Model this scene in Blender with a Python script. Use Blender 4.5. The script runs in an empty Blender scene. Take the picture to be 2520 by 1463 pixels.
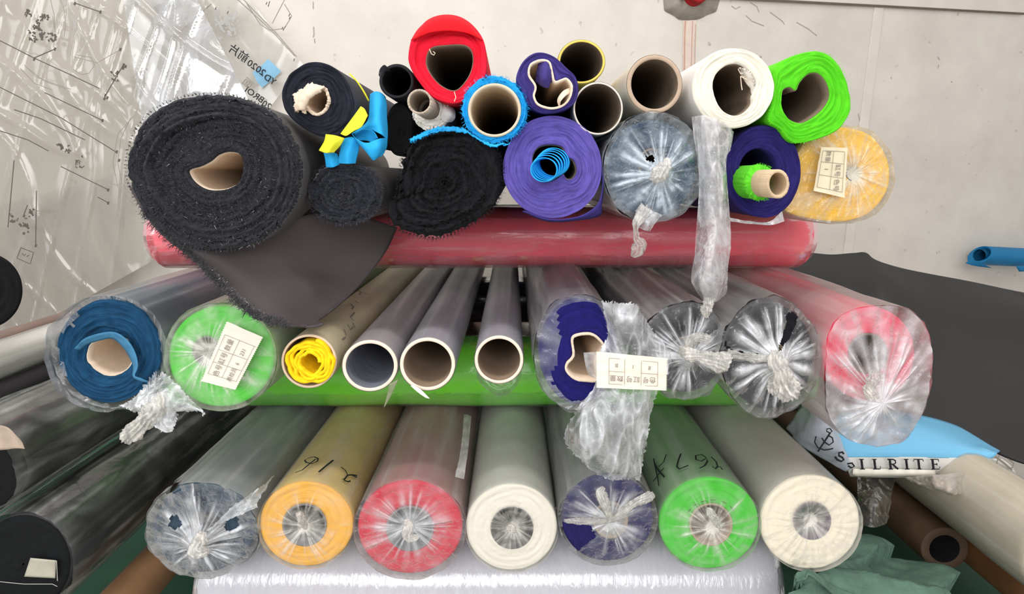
import bpy, bmesh, math, random
from mathutils import Vector, Matrix, noise
C = bpy.context.scene
COL = C.collection
R = math.radians
# ---------------------------------------------------------------- camera, world, lights, exposure
F_PX, W_PX, H_PX = 1500.0, 2520.0, 1463.0
PITCH = R(11.3)
CAM = Vector((0, 0, 1.0))
cam_data = bpy.data.cameras.new('camera'); cam = bpy.data.objects.new('camera', cam_data); COL.objects.link(cam)
cam.location = CAM; cam.rotation_euler = (math.pi/2 - PITCH, 0, 0)
cam_data.sensor_width = 36; cam_data.lens = 36*F_PX/W_PX; cam_data.clip_start = 0.02
C.camera = cam
world = bpy.data.worlds.new('world'); C.world = world; world.use_nodes = True
world.node_tree.nodes['Background'].inputs[0].default_value = (1.0, 0.985, 0.965, 1)
world.node_tree.nodes['Background'].inputs[1].default_value = 0.78
def area(name, loc, target, sx, sy, power, col=(1, 1, 1)):
    l = bpy.data.lights.new(name, 'AREA'); l.shape = 'RECTANGLE'; l.size = sx; l.size_y = sy; l.energy = power; l.color = col
    o = bpy.data.objects.new(name, l); COL.objects.link(o); o.location = loc
    o.rotation_euler = (Vector(target) - Vector(loc)).to_track_quat('-Z', 'Y').to_euler(); return o
area('ceiling_or_fill_lamp', (0.0, 0.25, 2.75), (0, 1.1, 0.8), 2.6, 0.16, 25, (1, 0.98, 0.95))
area('ceiling_or_fill_lamp', (-0.2, 1.9, 3.1), (0, 2.2, 0.6), 3.2, 0.25, 28, (1, 0.98, 0.95))
area('ceiling_or_fill_lamp', (-0.3, -1.6, 1.7), (0, 1.2, 0.6), 3.0, 0.9, 66, (0.98, 0.99, 1))  # added front fill low behind the camera, to brighten the receding rolls
area('left_fill_light', (-2.6, -0.4, 1.8), (-0.2, 1.3, 0.7), 0.9, 1.3, 13, (0.95, 0.98, 1))  # added fill from the left; no window is known there
C.view_settings.view_transform = 'Standard'; C.view_settings.look = 'None'
C.view_settings.gamma = 1; C.view_settings.use_curve_mapping = False
C.view_settings.exposure = -0.06
# ---------------------------------------------------------------- pixel <-> place
cp, sp = math.cos(PITCH), math.sin(PITCH)
def ray(u, v):
    x = (u - W_PX/2)/F_PX; y = -(v - H_PX/2)/F_PX
    return Vector((x, cp + y*sp, -sp + y*cp))
def P(u, v, Y):
    d = ray(u, v); return CAM + d*(Y/d.y)
def PP(u, v, p0, n):
    d = ray(u, v); return CAM + d*((p0 - CAM).dot(n)/d.dot(n))
def proj(p):
    q = Vector(p) - CAM
    zc = q.y*cp - q.z*sp; yc = q.y*sp + q.z*cp
    return (W_PX/2 + F_PX*q.x/zc, H_PX/2 - F_PX*yc/zc)
def nz(x, y=0, z=0): return noise.noise(Vector((x, y, z)))
# ---------------------------------------------------------------- materials
MATS = {}
def lin(c):
    def f(v):
        v /= 255.0
        return v/12.92 if v <= 0.04045 else ((v + 0.055)/1.055)**2.4
    return (f(c[0]), f(c[1]), f(c[2]), 1)
def mk(name):
    m = bpy.data.materials.new(name); m.use_nodes = True
    return m, m.node_tree.nodes, m.node_tree.links, m.node_tree.nodes['Principled BSDF']
def mul(c, k): return (min(1, c[0]*k), min(1, c[1]*k), min(1, c[2]*k), 1)
def mat(name, col, rough=0.8, var=0.12, scale=30, bump=0.15, bscale=400, spec=0.3, stretch=(1, 1, 1), sheen=0.0, metal=0.0):
    if name in MATS: return MATS[name]
    m, n, l, b = mk(name)
    b.inputs['Roughness'].default_value = rough; b.inputs['Specular IOR Level'].default_value = spec
    b.inputs['Sheen Weight'].default_value = sheen; b.inputs['Metallic'].default_value = metal
    tc = n.new('ShaderNodeTexCoord'); mp = n.new('ShaderNodeMapping'); mp.inputs['Scale'].default_value = stretch
    l.new(tc.outputs['Object'], mp.inputs[0])
    t = n.new('ShaderNodeTexNoise'); t.inputs['Scale'].default_value = scale; t.inputs['Detail'].default_value = 5
    l.new(mp.outputs[0], t.inputs['Vector'])
    r = n.new('ShaderNodeValToRGB'); c = lin(col)
    r.color_ramp.elements[0].position = 0.3; r.color_ramp.elements[0].color = mul(c, 1 - var)
    r.color_ramp.elements[1].position = 0.7; r.color_ramp.elements[1].color = mul(c, 1 + var)
    l.new(t.outputs['Fac'], r.inputs[0]); l.new(r.outputs[0], b.inputs['Base Color'])
    if bump:
        t2 = n.new('ShaderNodeTexNoise'); t2.inputs['Scale'].default_value = bscale; t2.inputs['Detail'].default_value = 3
        l.new(mp.outputs[0], t2.inputs['Vector'])
        bp = n.new('ShaderNodeBump'); bp.inputs['Strength'].default_value = bump; bp.inputs['Distance'].default_value = 0.002
        l.new(t2.outputs['Fac'], bp.inputs['Height']); l.new(bp.outputs[0], b.inputs['Normal'])
    MATS[name] = m; return m
def mat_face(name, col, contrast=0.35, freq=420, rough=0.85, bump=0.5, sheen=0.0, ang=5):
    """end face of a wound roll: uv.x = angle, uv.y = radius in metres, so every layer is a ring"""
    key = 'face_' + name
    if key in MATS: return MATS[key]
    m, n, l, b = mk(key)
    b.inputs['Roughness'].default_value = rough; b.inputs['Specular IOR Level'].default_value = 0.2; b.inputs['Sheen Weight'].default_value = sheen
    uv = n.new('ShaderNodeUVMap'); uv.uv_map = 'UVMap'
    mp = n.new('ShaderNodeMapping'); mp.inputs['Scale'].default_value = (ang, freq, 1); l.new(uv.outputs[0], mp.inputs[0])
    t = n.new('ShaderNodeTexNoise'); t.inputs['Scale'].default_value = 1.0; t.inputs['Detail'].default_value = 4; t.inputs['Roughness'].default_value = 0.6
    l.new(mp.outputs[0], t.inputs['Vector'])
    tc = n.new('ShaderNodeTexCoord'); t2 = n.new('ShaderNodeTexNoise'); t2.inputs['Scale'].default_value = 45; t2.inputs['Detail'].default_value = 5
    l.new(tc.outputs['Object'], t2.inputs['Vector'])
    mx = n.new('ShaderNodeMath'); mx.operation = 'MULTIPLY_ADD'; mx.inputs[1].default_value = 0.65
    md = n.new('ShaderNodeMath'); md.operation = 'MULTIPLY'; md.inputs[1].default_value = 0.35
    l.new(t2.outputs['Fac'], md.inputs[0]); l.new(t.outputs['Fac'], mx.inputs[0]); l.new(md.outputs[0], mx.inputs[2])
    r = n.new('ShaderNodeValToRGB'); c = lin(col)
    r.color_ramp.elements[0].position = 0.34; r.color_ramp.elements[0].color = mul(c, 1 - contrast)
    r.color_ramp.elements[1].position = 0.64; r.color_ramp.elements[1].color = mul(c, 1 + contrast*0.5)
    l.new(mx.outputs[0], r.inputs[0]); l.new(r.outputs[0], b.inputs['Base Color'])
    bp = n.new('ShaderNodeBump'); bp.inputs['Strength'].default_value = bump; bp.inputs['Distance'].default_value = 0.003
    l.new(mx.outputs[0], bp.inputs['Height']); l.new(bp.outputs[0], b.inputs['Normal'])
    MATS[key] = m; return m
def film(name, tint=(214, 218, 224), k=1.0, add=0.0, rough=0.22, bump=0.5, bscale=30, gloss=1.0, stretch=(1, 1, 1), trans=0.0, streak=0.55, lo=0.36, hi=0.72):
    """clear polythene: see-through where single, milky where it is gathered ('fold' attribute = how many layers lie there)"""
    if name in MATS: return MATS[name]
    m, n, l, b = mk(name); n.remove(b)
    out = [x for x in n if x.type == 'OUTPUT_MATERIAL'][0]
    at = n.new('ShaderNodeAttribute'); at.attribute_name = 'fold'
    tc = n.new('ShaderNodeTexCoord'); mp = n.new('ShaderNodeMapping'); mp.inputs['Scale'].default_value = stretch
    l.new(tc.outputs['Object'], mp.inputs[0])
    t = n.new('ShaderNodeTexNoise'); t.inputs['Scale'].default_value = bscale; t.inputs['Detail'].default_value = 6; t.inputs['Distortion'].default_value = 1.2
    l.new(mp.outputs[0], t.inputs['Vector'])
    mr = n.new('ShaderNodeMapRange'); mr.inputs['From Min'].default_value = lo; mr.inputs['From Max'].default_value = hi
    mr.inputs['To Min'].default_value = 1 - streak; mr.inputs['To Max'].default_value = 1 + streak
    l.new(t.outputs['Fac'], mr.inputs['Value'])
    a = n.new('ShaderNodeMath'); a.operation = 'MULTIPLY'; l.new(at.outputs['Fac'], a.inputs[0]); l.new(mr.outputs[0], a.inputs[1])
    a2 = n.new('ShaderNodeMath'); a2.operation = 'MULTIPLY_ADD'; a2.inputs[1].default_value = k; a2.inputs[2].default_value = add; a2.use_clamp = True
    l.new(a.outputs[0], a2.inputs[0])
    t2 = n.new('ShaderNodeTexNoise'); t2.inputs['Scale'].default_value = bscale*2.3; t2.inputs['Detail'].default_value = 4; t2.inputs['Distortion'].default_value = 0.8
    l.new(mp.outputs[0], t2.inputs['Vector'])
    bp = n.new('ShaderNodeBump'); bp.inputs['Strength'].default_value = bump; bp.inputs['Distance'].default_value = 0.006
    l.new(t2.outputs['Fac'], bp.inputs['Height'])
    tr = n.new('ShaderNodeBsdfTransparent'); tr.inputs[0].default_value = (0.95, 0.95, 0.95, 1)
    df = n.new('ShaderNodeBsdfDiffuse'); df.inputs[0].default_value = lin(tint)
    tl = n.new('ShaderNodeBsdfTranslucent'); tl.inputs[0].default_value = lin(tint)
    dm = n.new('ShaderNodeMixShader'); dm.inputs[0].default_value = 0.3; l.new(df.outputs[0], dm.inputs[1]); l.new(tl.outputs[0], dm.inputs[2])
    m1 = n.new('ShaderNodeMixShader'); l.new(a2.outputs[0], m1.inputs[0]); l.new(tr.outputs[0], m1.inputs[1]); l.new(dm.outputs[0], m1.inputs[2])
    gl = n.new('ShaderNodeBsdfGlossy'); gl.inputs['Roughness'].default_value = rough; l.new(bp.outputs[0], gl.inputs['Normal'])
    fr = n.new('ShaderNodeFresnel'); fr.inputs['IOR'].default_value = 1.5; l.new(bp.outputs[0], fr.inputs['Normal'])
    fm = n.new('ShaderNodeMath'); fm.operation = 'MULTIPLY_ADD'; fm.inputs[1].default_value = 0.38*gloss; fm.inputs[2].default_value = 0.03*gloss; fm.use_clamp = True
    l.new(fr.outputs[0], fm.inputs[0])
    m2 = n.new('ShaderNodeMixShader'); l.new(fm.outputs[0], m2.inputs[0]); l.new(m1.outputs[0], m2.inputs[1]); l.new(gl.outputs[0], m2.inputs[2])
    l.new(m2.outputs[0], out.inputs['Surface'])
    MATS[name] = m; return m
# ---------------------------------------------------------------- object helpers
BASE = {}
def tag(o, label, cat, group=None, kind=None):
    if label: o['label'] = label
    if cat: o['category'] = cat
    if group: o['group'] = group
    if kind: o['kind'] = kind
    return o
def thing(name, label, cat, loc, group=None):
    o = bpy.data.objects.new(name, None); COL.objects.link(o); o.location = loc; o.empty_display_size = 0.03
    BASE[o.name] = Vector(loc); return tag(o, label, cat, group)
def obj(name, verts, faces, mats, parent=None, uvs=None, mi=None, attr=None, smooth=True, label=None, origin=None):
    """ONE mesh object; world-space verts are made local to the thing's base"""
    if parent is not None: base = BASE[parent.name]
    else: base = Vector(origin) if origin is not None else Vector((0, 0, 0))
    me = bpy.data.meshes.new(name)
    me.from_pydata([tuple(Vector(v) - base) for v in verts], [], faces)
    for m in (mats if isinstance(mats, (list, tuple)) else [mats]): me.materials.append(m)
    if uvs is not None:
        ul = me.uv_layers.new(name='UVMap')
        for lp in me.loops: ul.data[lp.index].uv = uvs[lp.vertex_index]
    if mi is not None: me.polygons.foreach_set('material_index', mi)
    if attr is not None:
        a = me.attributes.new('fold', 'FLOAT', 'POINT'); a.data.foreach_set('value', attr)
    if smooth: me.polygons.foreach_set('use_smooth', [True]*len(me.polygons))
    me.update()
    o = bpy.data.objects.new(name, me); COL.objects.link(o)
    if parent is not None:
        o.parent = parent
    else: o.location = base
    BASE[o.name] = base
    if label: o['label'] = label
    return o
def ell(cx, cy, rx, ry=None, rot=0, n=96, wob=0.0, seed=0):
    ry = ry or rx; o = []
    for i in range(n):
        a = 2*math.pi*i/n
        k = 1 + wob*nz(math.cos(a)*1.7 + seed*7.1, math.sin(a)*1.7, seed*3.3)*2 + wob*0.5*nz(math.cos(a)*5 + seed, math.sin(a)*5, 3)*2
        x, y = rx*k*math.cos(a), ry*k*math.sin(a); c, s = math.cos(rot), math.sin(rot)
        o.append((cx + x*c - y*s, cy + x*s + y*c))
    return o
def catmull(p0, p1, p2, p3, t):
    return 0.5*((2*p1) + (-p0 + p2)*t + (2*p0 - 5*p1 + 4*p2 - p3)*t*t + (-p0 + 3*p1 - 3*p2 + p3)*t*t*t)
def poly(pts, n=96):
    """smooth closed outline resampled by length, from the point right of its centre, running clockwise on the photo"""
    q = [Vector(p) for p in pts]; m = len(q); d = []
    for i in range(m):
        for k in range(12): d.append(catmull(q[i-1], q[i], q[(i+1) % m], q[(i+2) % m], k/12))
    A = sum(d[i].x*d[(i+1) % len(d)].y - d[(i+1) % len(d)].x*d[i].y for i in range(len(d)))
    if A < 0: d.reverse()
    c = sum(d, Vector((0, 0)))/len(d)
    s = min(range(len(d)), key=lambda i: abs(math.atan2(d[i].y - c.y, d[i].x - c.x)))
    d = d[s:] + d[:s]; d.append(d[0].copy())
    acc = [0]
    for i in range(1, len(d)): acc.append(acc[-1] + (d[i] - d[i-1]).length)
    o = []; j = 0
    for i in range(n):
        t = acc[-1]*i/n
        while acc[j+1] < t: j += 1
        f = (t - acc[j])/max(1e-9, acc[j+1] - acc[j]); v = d[j].lerp(d[j+1], f); o.append((v.x, v.y))
    return o
def inpoly(x, y, pts):
    r = False; j = len(pts) - 1
    for i in range(len(pts)):
        a, b = pts[i], pts[j]
        if (a[1] > y) != (b[1] > y) and x < (b[0] - a[0])*(y - a[1])/(b[1] - a[1]) + a[0]: r = not r
        j = i
    return r
def centre(w): return sum(w, Vector((0, 0, 0)))/len(w)
AX = Vector((0, 1, 0))
def unproj(out, Y, axis, tilt):
    cx = sum(p[0] for p in out)/len(out); cy = sum(p[1] for p in out)/len(out)
    p0 = P(cx, cy, Y); n = axis if tilt else Vector((0, 1, 0))
    return [PP(u, v, p0, n) for u, v in out]
def grid_faces(nr, nc, off=0, closed=True, flip=False):
    f = []
    for i in range(nr - 1):
        for j in range(nc if closed else nc - 1):
            a = off + i*nc + j; b = off + i*nc + (j+1) % nc; c = b + nc; d = a + nc
            f.append((a, d, c, b) if flip else (a, b, c, d))
    return f
def roll(name, label, outer, Y=1.0, L=1.3, hole=None, col=None, mf=None, ms=None, core=None, cat='fabric roll', axis=AX, tilt=False,
         rings=16, amp=0.0012, prof=None, rag=0.0, rnd=0.003, group=None, seed=0, body='fabric', bodylabel=None, squash=None):
    """a wound roll: end face with rings of layers, side, back, its cardboard core"""
    axis = Vector(axis).normalized()
    O = unproj(outer, Y, axis, tilt); N = len(O); c = centre(O)
    Hh = unproj(hole, Y, axis, tilt) if hole else [c + (p - c)*0.02 for p in O]
    zmin = min(O, key=lambda p: p.z)
    root = thing(name, label, cat, (c.x, c.y, zmin.z), group)
    mf = mf or mat_face(name + str(col), col); ms = ms or mat('cloth_' + str(col), col)
    V, UV, F, MI = [], [], [], []
    hc = centre(Hh); rad = sum((p - hc).length for p in Hh)/N; thick = sum((O[i] - Hh[i]).length for i in range(N))/N
    def ring(pts, off, v):
        for j, p in enumerate(pts):
            o = off(j) if callable(off) else off
            V.append(p + axis*o); UV.append((2*abs(j/N - 0.5), v))
    if hole:
        ring(Hh, L*0.98, rad - 0.2); ring(Hh, 0.25, rad - 0.15); ring(Hh, 0.03, rad - 0.02); nh = 3
    else: nh = 0
    fr = []
    for k in range(rings + 1):
        t = k/rings; pts = [Hh[j].lerp(O[j], t) for j in range(N)]
        pr = prof(t) if prof else 0
        e = rnd*(max(0, (t - 0.93)/0.07)**2) if rnd else 0
        def off(j, t=t, k=k, pr=pr, e=e):
            a = 2*math.pi*j/N
            return pr + e + amp*2.2*nz(k*0.83 + seed*5, math.cos(a)*0.8, math.sin(a)*0.8) + amp*nz(k*2.3 + seed, math.cos(a)*5, math.sin(a)*5)
        if rag: pts = [p + (p - c).normalized()*rag*nz(j*0.9 + seed, k*1.7, 2)*(0.3 + t) for j, p in enumerate(pts)]
        ring(pts, off, rad + thick*t)
        last = pts
    for d in (0.012, 0.05, 0.15, 0.4, 0.8, 1.0): ring(O, rnd + (L - rnd)*d, rad + thick + L*d)
    ring([c + (p - c)*0.02 for p in O], L, rad + thick + L + 0.1)
    nr = nh + rings + 1 + 7
    F = grid_faces(nr, N)
    for i in range(nr - 1):
        inside = nh + rings > i >= max(0, nh - 1)
        MI += [0 if inside else 1]*N
    obj(body, V, F, [mf, ms], root, UV, MI, label=bodylabel)
    root_info = dict(root=root, O=O, H=Hh, c=c, hc=hc, axis=axis, L=L, Y=Y)
    if core: root_info['core'] = tube_core(root, Hh, axis, L, **core)
    return root_info
def tube_core(root, Hh, axis, L, wall=0.14, out=0.002, m=None, jag=0.0, name='cardboard_core', label=None, seed=1):
    N = len(Hh); hc = centre(Hh); m = m or M_card
    # inward offset along the outline's own normal
    I = []
    r = sum((p - hc).length for p in Hh)/N; w = wall*r
    for j in range(N):
        t = (Hh[(j+2) % N] - Hh[j-2]).normalized(); n = t.cross(axis).normalized()
        if n.dot(hc - Hh[j]) < 0 and wall > 0.12: n = -n
        I.append((Hh[j], Hh[j] + n*w))
    # keep one consistent side
    s = sum(1 if (b - a).dot(hc - a) > 0 else -1 for a, b in I)
    I = [b if (b - a).dot(hc - a)*s > 0 or wall > 0.12 else a - (b - a) for a, b in I]
    if s < 0: I = [Hh[j] - (I[j] - Hh[j]) for j in range(N)]
    V = []
    def jo(j): return -out - (jag*abs(nz(j*0.35, seed, 0))*2 if jag else 0)
    for j in range(N): V.append(Hh[j] + axis*0.05)
    for j in range(N): V.append(Hh[j] + axis*jo(j))
    for j in range(N): V.append(I[j] + axis*(jo(j) + 0.0004))
    for d in (0.02, 0.1, 0.35, 0.97):
        for j in range(N): V.append(I[j] + axis*(L*d))
    return obj(name, V, grid_faces(7, N), m, root, label=label)
def wrap(info, outline=None, grow=0.0025, a=0.3, ak=1.25, m=None, name='plastic_wrap', start=-0.006, end=None, wr=0.002, seed=0, tears=(), nl=26, taper=0, fa=0.35):
    """film sleeve round the side of the roll"""
    O = unproj(outline, info['Y'], info['axis'], False) if outline else info['O']
    N = len(O); c = centre(O); ax = info['axis']; L = end or info['L']
    V, A = [], []
    for i in range(nl):
        f = (i/(nl-1))**1.6; d = start + (L - start)*f
        for j in range(N):
            a_ = 2*math.pi*j/N; p = O[j]; n = (p - c).normalized()
            w = nz(math.cos(a_)*3.1 + seed*9, math.sin(a_)*3.1, d*5 + seed) + 0.5*nz(math.cos(a_)*9 + seed*9, math.sin(a_)*9, d*14)
            lon = max(0, nz(math.cos(a_)*7 + seed*4, math.sin(a_)*7, d*1.2 + 11))
            V.append(p + n*(grow + wr*(0.5 + w) + 0.0*f) + ax*d)
            A.append(max(0, min(1, ak*a*(0.85 + 0.3*w) + fa*lon)))
    F = grid_faces(nl, N)
    if tears: F = cut(V, F, tears, seed)
    return obj(name, V, F, m or FILM_S, info['root'], attr=A)
def cut(V, F, tears, seed=0, jit=2.5):
    keep = []
    for f in F:
        c = sum((Vector(V[i]) for i in f), Vector((0, 0, 0)))/len(f); x, y = proj(c)
        x += jit*nz(x*0.07, y*0.07, seed)*2; y += jit*nz(x*0.07, y*0.07, seed + 9)*2
        if not any(inpoly(x, y, t) for t in tears): keep.append(f)
    return keep
def cap(info, knot, kd=-0.012, outline=None, a=0.12, folds=55, m=None, grow=0.003, front=-0.006, seed=0, tears=(), name='gathered_film', reach=0.9, amp=0.004, strength=0.5, centre_a=0.9, ns=26, cw=0.12, start=0.6):
    """film gathered over the end face into a knot: radial pleats, milky where they bunch"""
    O = unproj(outline, info['Y'], info['axis'], False) if outline else info['O']
    c = centre(O); ax = info['axis']; rnd_ = random.Random(seed + 17)
    NA = 320; N = len(O)
    def rim(f):
        x = f*N; i = int(x) % N; return O[i].lerp(O[(i+1) % N], x - int(x))
    K = PP(knot[0], knot[1], c, ax) + ax*kd
    fl = [(rnd_.random(), rnd_.choice([0.0025, 0.004, 0.006, 0.011]), rnd_.uniform(0.1, reach), rnd_.uniform(0.3, 1)*strength) for _ in range(folds)]
    H = [0.0]*NA; S = [[0.0]*NA for _ in range(ns + 1)]
    V, A = [], []
    fl2 = []
    for t0, w, rc, st in fl: fl2.append((t0, w, rc, st))
    for i in range(ns + 1):
        s = i/ns
        for j in range(NA):
            f = j/NA; al = 0.0; h = 0.0
            for t0, w, rc, st in fl2:
                d = abs(f - t0); d = min(d, 1 - d)
                ww = w*(1 + 1.5*s)
                if d < 3*ww:
                    g = math.exp(-(d/ww)**2)*st
                    k = min(1, max(0, (s - (1 - rc))/0.25 + 0.25)) if s < 1 else 1
                    al = max(al, g*k) + 0.2*min(al, g*k); h += g*k
            rr = rim(f); n = (rr - c).normalized()
            p = (rr + n*grow).lerp(K, s)
            base = front*(1 - s) if s < start else None
            ss = max(0, (s - start)/(1 - start)); sm = ss*ss*(3 - 2*ss)
            y = front*(1 - sm) + kd*sm if False else front*(1 - s)*(1 - sm) + 0*sm
            loc = c + (p - c) - ax*((p - c).dot(ax))      # flatten on the face plane
            depth = front + (kd - front)*sm - amp*min(1.6, h)*(1 - s)*min(1, s*6 + 0.15) - 0.5*amp*nz(f*40, s*4, seed)*(1 - s)
            V.append(loc + ax*depth)
            A.append(max(0, min(1, a*(0.7 + 1.1*nz(f*22, s*3, seed + 5)) + al*1.15 + (centre_a if s > 1 - cw else centre_a*max(0, 1 - (1 - cw - s)/0.22)*0.5))))
    F = grid_faces(ns + 1, NA)
    if tears: F = cut(V, F, tears, seed)
    return obj(name, V, F, m or FILM, info['root'], attr=A)
def lump(name, root, path, m=None, seed=0, k=9, ridge=0.24, twist=3.0, n=64, a=0.85, na=48, flat=1.0, rough=0.16, a2=None, origin=None):
    """knot / twisted tail of film: path = [(u, v, Y, r)], ridged and crinkled"""
    pts = [(P(u, v, Y), r) for u, v, Y, r in path]; q = []
    for i in range(n):
        t = i/(n-1)*(len(pts) - 1); k0 = min(int(t), len(pts) - 2); f = t - k0
        g = lambda i: pts[max(0, min(len(pts) - 1, i))]
        q.append((catmull(g(k0-1)[0], g(k0)[0], g(k0+1)[0], g(k0+2)[0], f), max(0.0004, g(k0)[1]*(1-f) + g(k0+1)[1]*f)))
    V, A = [], []
    for i, (p, r) in enumerate(q):
        T = (q[min(n-1, i+1)][0] - q[max(0, i-1)][0]).normalized()
        X = T.cross(Vector((0, 1, 0.1))); X = X.normalized() if X.length > 0.1 else T.cross(Vector((1, 0, 0))).normalized()
        Yv = T.cross(X).normalized(); s = i/(n-1)
        for j in range(na):
            th = 2*math.pi*j/na
            pl_ = abs(math.sin(k*th*0.5 + twist*s*2 + seed + 2*nz(s*4, seed)))
            rr = r*(0.72 + ridge*1.6*(0.6 - pl_) + 0.16*(1 - 2*abs(nz(math.cos(th)*4 + seed, math.sin(th)*4, s*14))) + rough*2*nz(math.cos(th)*1.6 + seed, math.sin(th)*1.6, s*7) + .4*rough*nz(math.cos(th)*9 + seed, math.sin(th)*9, s*30))
            V.append(p + X*rr*math.cos(th) + Yv*rr*flat*math.sin(th))
            al = (a if a2 is None else a + (a2 - a)*s) - .35*pl_*(s > .3)
            A.append(max(0, min(1, al + 0.25*nz(th*2, s*8, seed))))
    V.append(q[0][0]); V.append(q[-1][0]); A += [a, a if a2 is None else a2]
    F = grid_faces(n, na); z = n*na
    for j in range(na):
        F.append((z, (j+1) % na, j)); F.append((z + 1, (n-1)*na + j, (n-1)*na + (j+1) % na))
    if root is None:
        return obj(name, V, F, m or KNOT, None, attr=A, origin=q[-1][0])
    return obj(name, V, F, m or KNOT, root, attr=A)
def topt(p): return p if isinstance(p, Vector) else P(*p)
def sheet(name, rows, m, parent=None, nu=40, nv=40, amp=0.0, scale=20, crumple=0.0, cscale=25, thick=0.0, a=0.4, af=0.4, seed=0, origin=None, tears=(), edge=0.0, label=None, uvdisp=None, cst=(1, 1, 1)):
    """cloth or film through a net of points, with waves and crumples"""
    G = [[topt(p) for p in r] for r in rows]
    def cr(arr, t):
        n = len(arr); t *= n - 1; i = min(int(t), n - 2); f = t - i
        g = lambda k: arr[k] if 0 <= k < n else (arr[0]*2 - arr[1] if k < 0 else arr[-1]*2 - arr[-2])
        return catmull(g(i-1), g(i), g(i+1), g(i+2), f)
    Pt = []
    cols = [[cr(r, j/(nu-1)) for j in range(nu)] for r in G]
    for i in range(nv):
        Pt.append([cr([c[j] for c in cols], i/(nv-1)) for j in range(nu)])
    V, A = [], []
    for i in range(nv):
        for j in range(nu):
            p = Pt[i][j]
            du = Pt[i][min(nu-1, j+1)] - Pt[i][max(0, j-1)]; dv = Pt[min(nv-1, i+1)][j] - Pt[max(0, i-1)][j]
            n = du.cross(dv); n = n.normalized() if n.length > 1e-9 else Vector((0, -1, 0))
            if n.y > 0: n = -n
            w = noise.noise(p*scale + Vector((seed, 0, 0)))
            cq = Vector((p.x*cst[0], p.y*cst[1], p.z*cst[2]))*cscale + Vector((seed*3, 1, 2)); rg = 1 - abs(noise.noise(cq))*2.2 ; rg2 = 1 - abs(noise.noise(cq*2.1 + Vector((5, 5, 5))))*2.2
            fc = noise.cell_vector(cq*0.9 + Vector((rg, 0, 0))*0.0); d = amp*w*2 + crumple*(0.55*rg + 0.3*rg2 + 0.5*(fc.x - .5)*(cq.x - math.floor(cq.x) - .5) + 0.35*(abs(noise.noise(cq*4.3)) - .2))
            if uvdisp: d += uvdisp(j/(nu-1), i/(nv-1))
            e = Vector((0, 0, 0))
            if edge and (j in (0, nu-1) or i in (0, nv-1)):
                e = Vector((nz(i*1.3, j*1.3, seed), 0, nz(i*1.1, j*1.7, seed + 3)))*edge
            V.append(p + n*d + e)
            A.append(max(0, min(1, a + af*(max(0, rg)**4*0.7 + max(0, rg2)**4*0.5))))
    F = grid_faces(nv, nu, closed=False)
    if tears: F = cut(V, F, tears, seed)
    if parent is None and origin is None: origin = min(V, key=lambda p: p.z).copy()
    o = obj(name, V, F, m, parent, attr=A, origin=origin, label=label)
    if thick:
        md = o.modifiers.new('thickness', 'SOLIDIFY'); md.thickness = thick; md.offset = 0
    return o
def strokes(name, lines, surf, w, m, parent, lift=0.0008):
    """ink lines laid on a surface: lines of photo pixels put on surf(u, v) -> (point, normal)"""
    V, F = [], []
    for ln in lines:
        ww = w
        if isinstance(ln, tuple): ww, ln = ln
        q = []
        for k in range(len(ln) - 1):
            a, b = ln[k], ln[k+1]; m_ = max(1, int(math.hypot(b[0]-a[0], b[1]-a[1])/12))
            for i in range(m_): q.append((a[0] + (b[0]-a[0])*i/m_, a[1] + (b[1]-a[1])*i/m_))
        q.append(ln[-1])
        W = [surf(*p) for p in q]
        b0 = len(V)
        for i, (p, n) in enumerate(W):
            T = (W[min(len(W)-1, i+1)][0] - W[max(0, i-1)][0]).normalized(); S = T.cross(n).normalized()*ww/2
            V += [p + n*lift - S, p + n*(lift + 0.0003), p + n*lift + S]
        for i in range(len(W) - 1):
            a = b0 + i*3; F += [(a, a+1, a+4, a+3), (a+1, a+2, a+5, a+4)]
    return obj(name, V, F, m, parent, smooth=False)
def text(body, name, org, xd, yd, size, m, parent, bold=0.0):
    cu = bpy.data.curves.new('text', 'FONT'); cu.body = body; cu.size = 1; cu.align_x = 'CENTER'; cu.align_y = 'CENTER'; cu.offset = bold
    cu.resolution_u = 3
    o = bpy.data.objects.new('text', cu); COL.objects.link(o)
    dg = bpy.context.evaluated_depsgraph_get(); me = o.evaluated_get(dg).to_mesh()
    V = [org + xd*(v.co.x*size) + yd*(v.co.y*size) for v in me.vertices]; F = [tuple(p.vertices) for p in me.polygons]
    o.to_mesh_clear(); bpy.data.objects.remove(o)
    return obj(name, V, F, m, parent, smooth=False) if F else None
def fuzz(name, root, pts, length, m, seed=0, wid=0.0004, droop=0.3):
    """stray fibres: pts = [(point, direction)]"""
    r = random.Random(seed); V, F = [], []
    for p, d in pts:
        d = (d + Vector((r.uniform(-.8, .8), r.uniform(-.5, .5), r.uniform(-.8, .8)))).normalized(); L = length*r.uniform(0.4, 1.3)
        s = d.cross(Vector((r.uniform(-1, 1), r.uniform(-1, 1), 1))).normalized()*wid; b = len(V)
        m1 = p + d*L*0.5 + Vector((r.uniform(-1, 1), 0, r.uniform(-1, 1)))*L*0.2; e = p + d*L + Vector((r.uniform(-1, 1), 0, -droop))*L*0.35
        V += [p - s, p + s, m1 - s*0.8, m1 + s*0.8, e]; F += [(b, b+1, b+3, b+2), (b+2, b+3, b+4)]
    o = obj(name, V, F, m, root, smooth=False); o['kind'] = 'stuff'; return o
def face_pts(info, n, seed=0, rim=0.4):
    r = random.Random(seed); O, H, N = info['O'], info['H'], len(info['O']); o = []
    for _ in range(n):
        j = r.randrange(N); t = 1.0 if r.random() < rim else r.random()**0.6
        p = H[j].lerp(O[j], t); d = -info['axis']*0.7 + (p - info['c']).normalized()*(1.2 if t == 1 else 0.2)
        o.append((p, d))
    return o
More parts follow.
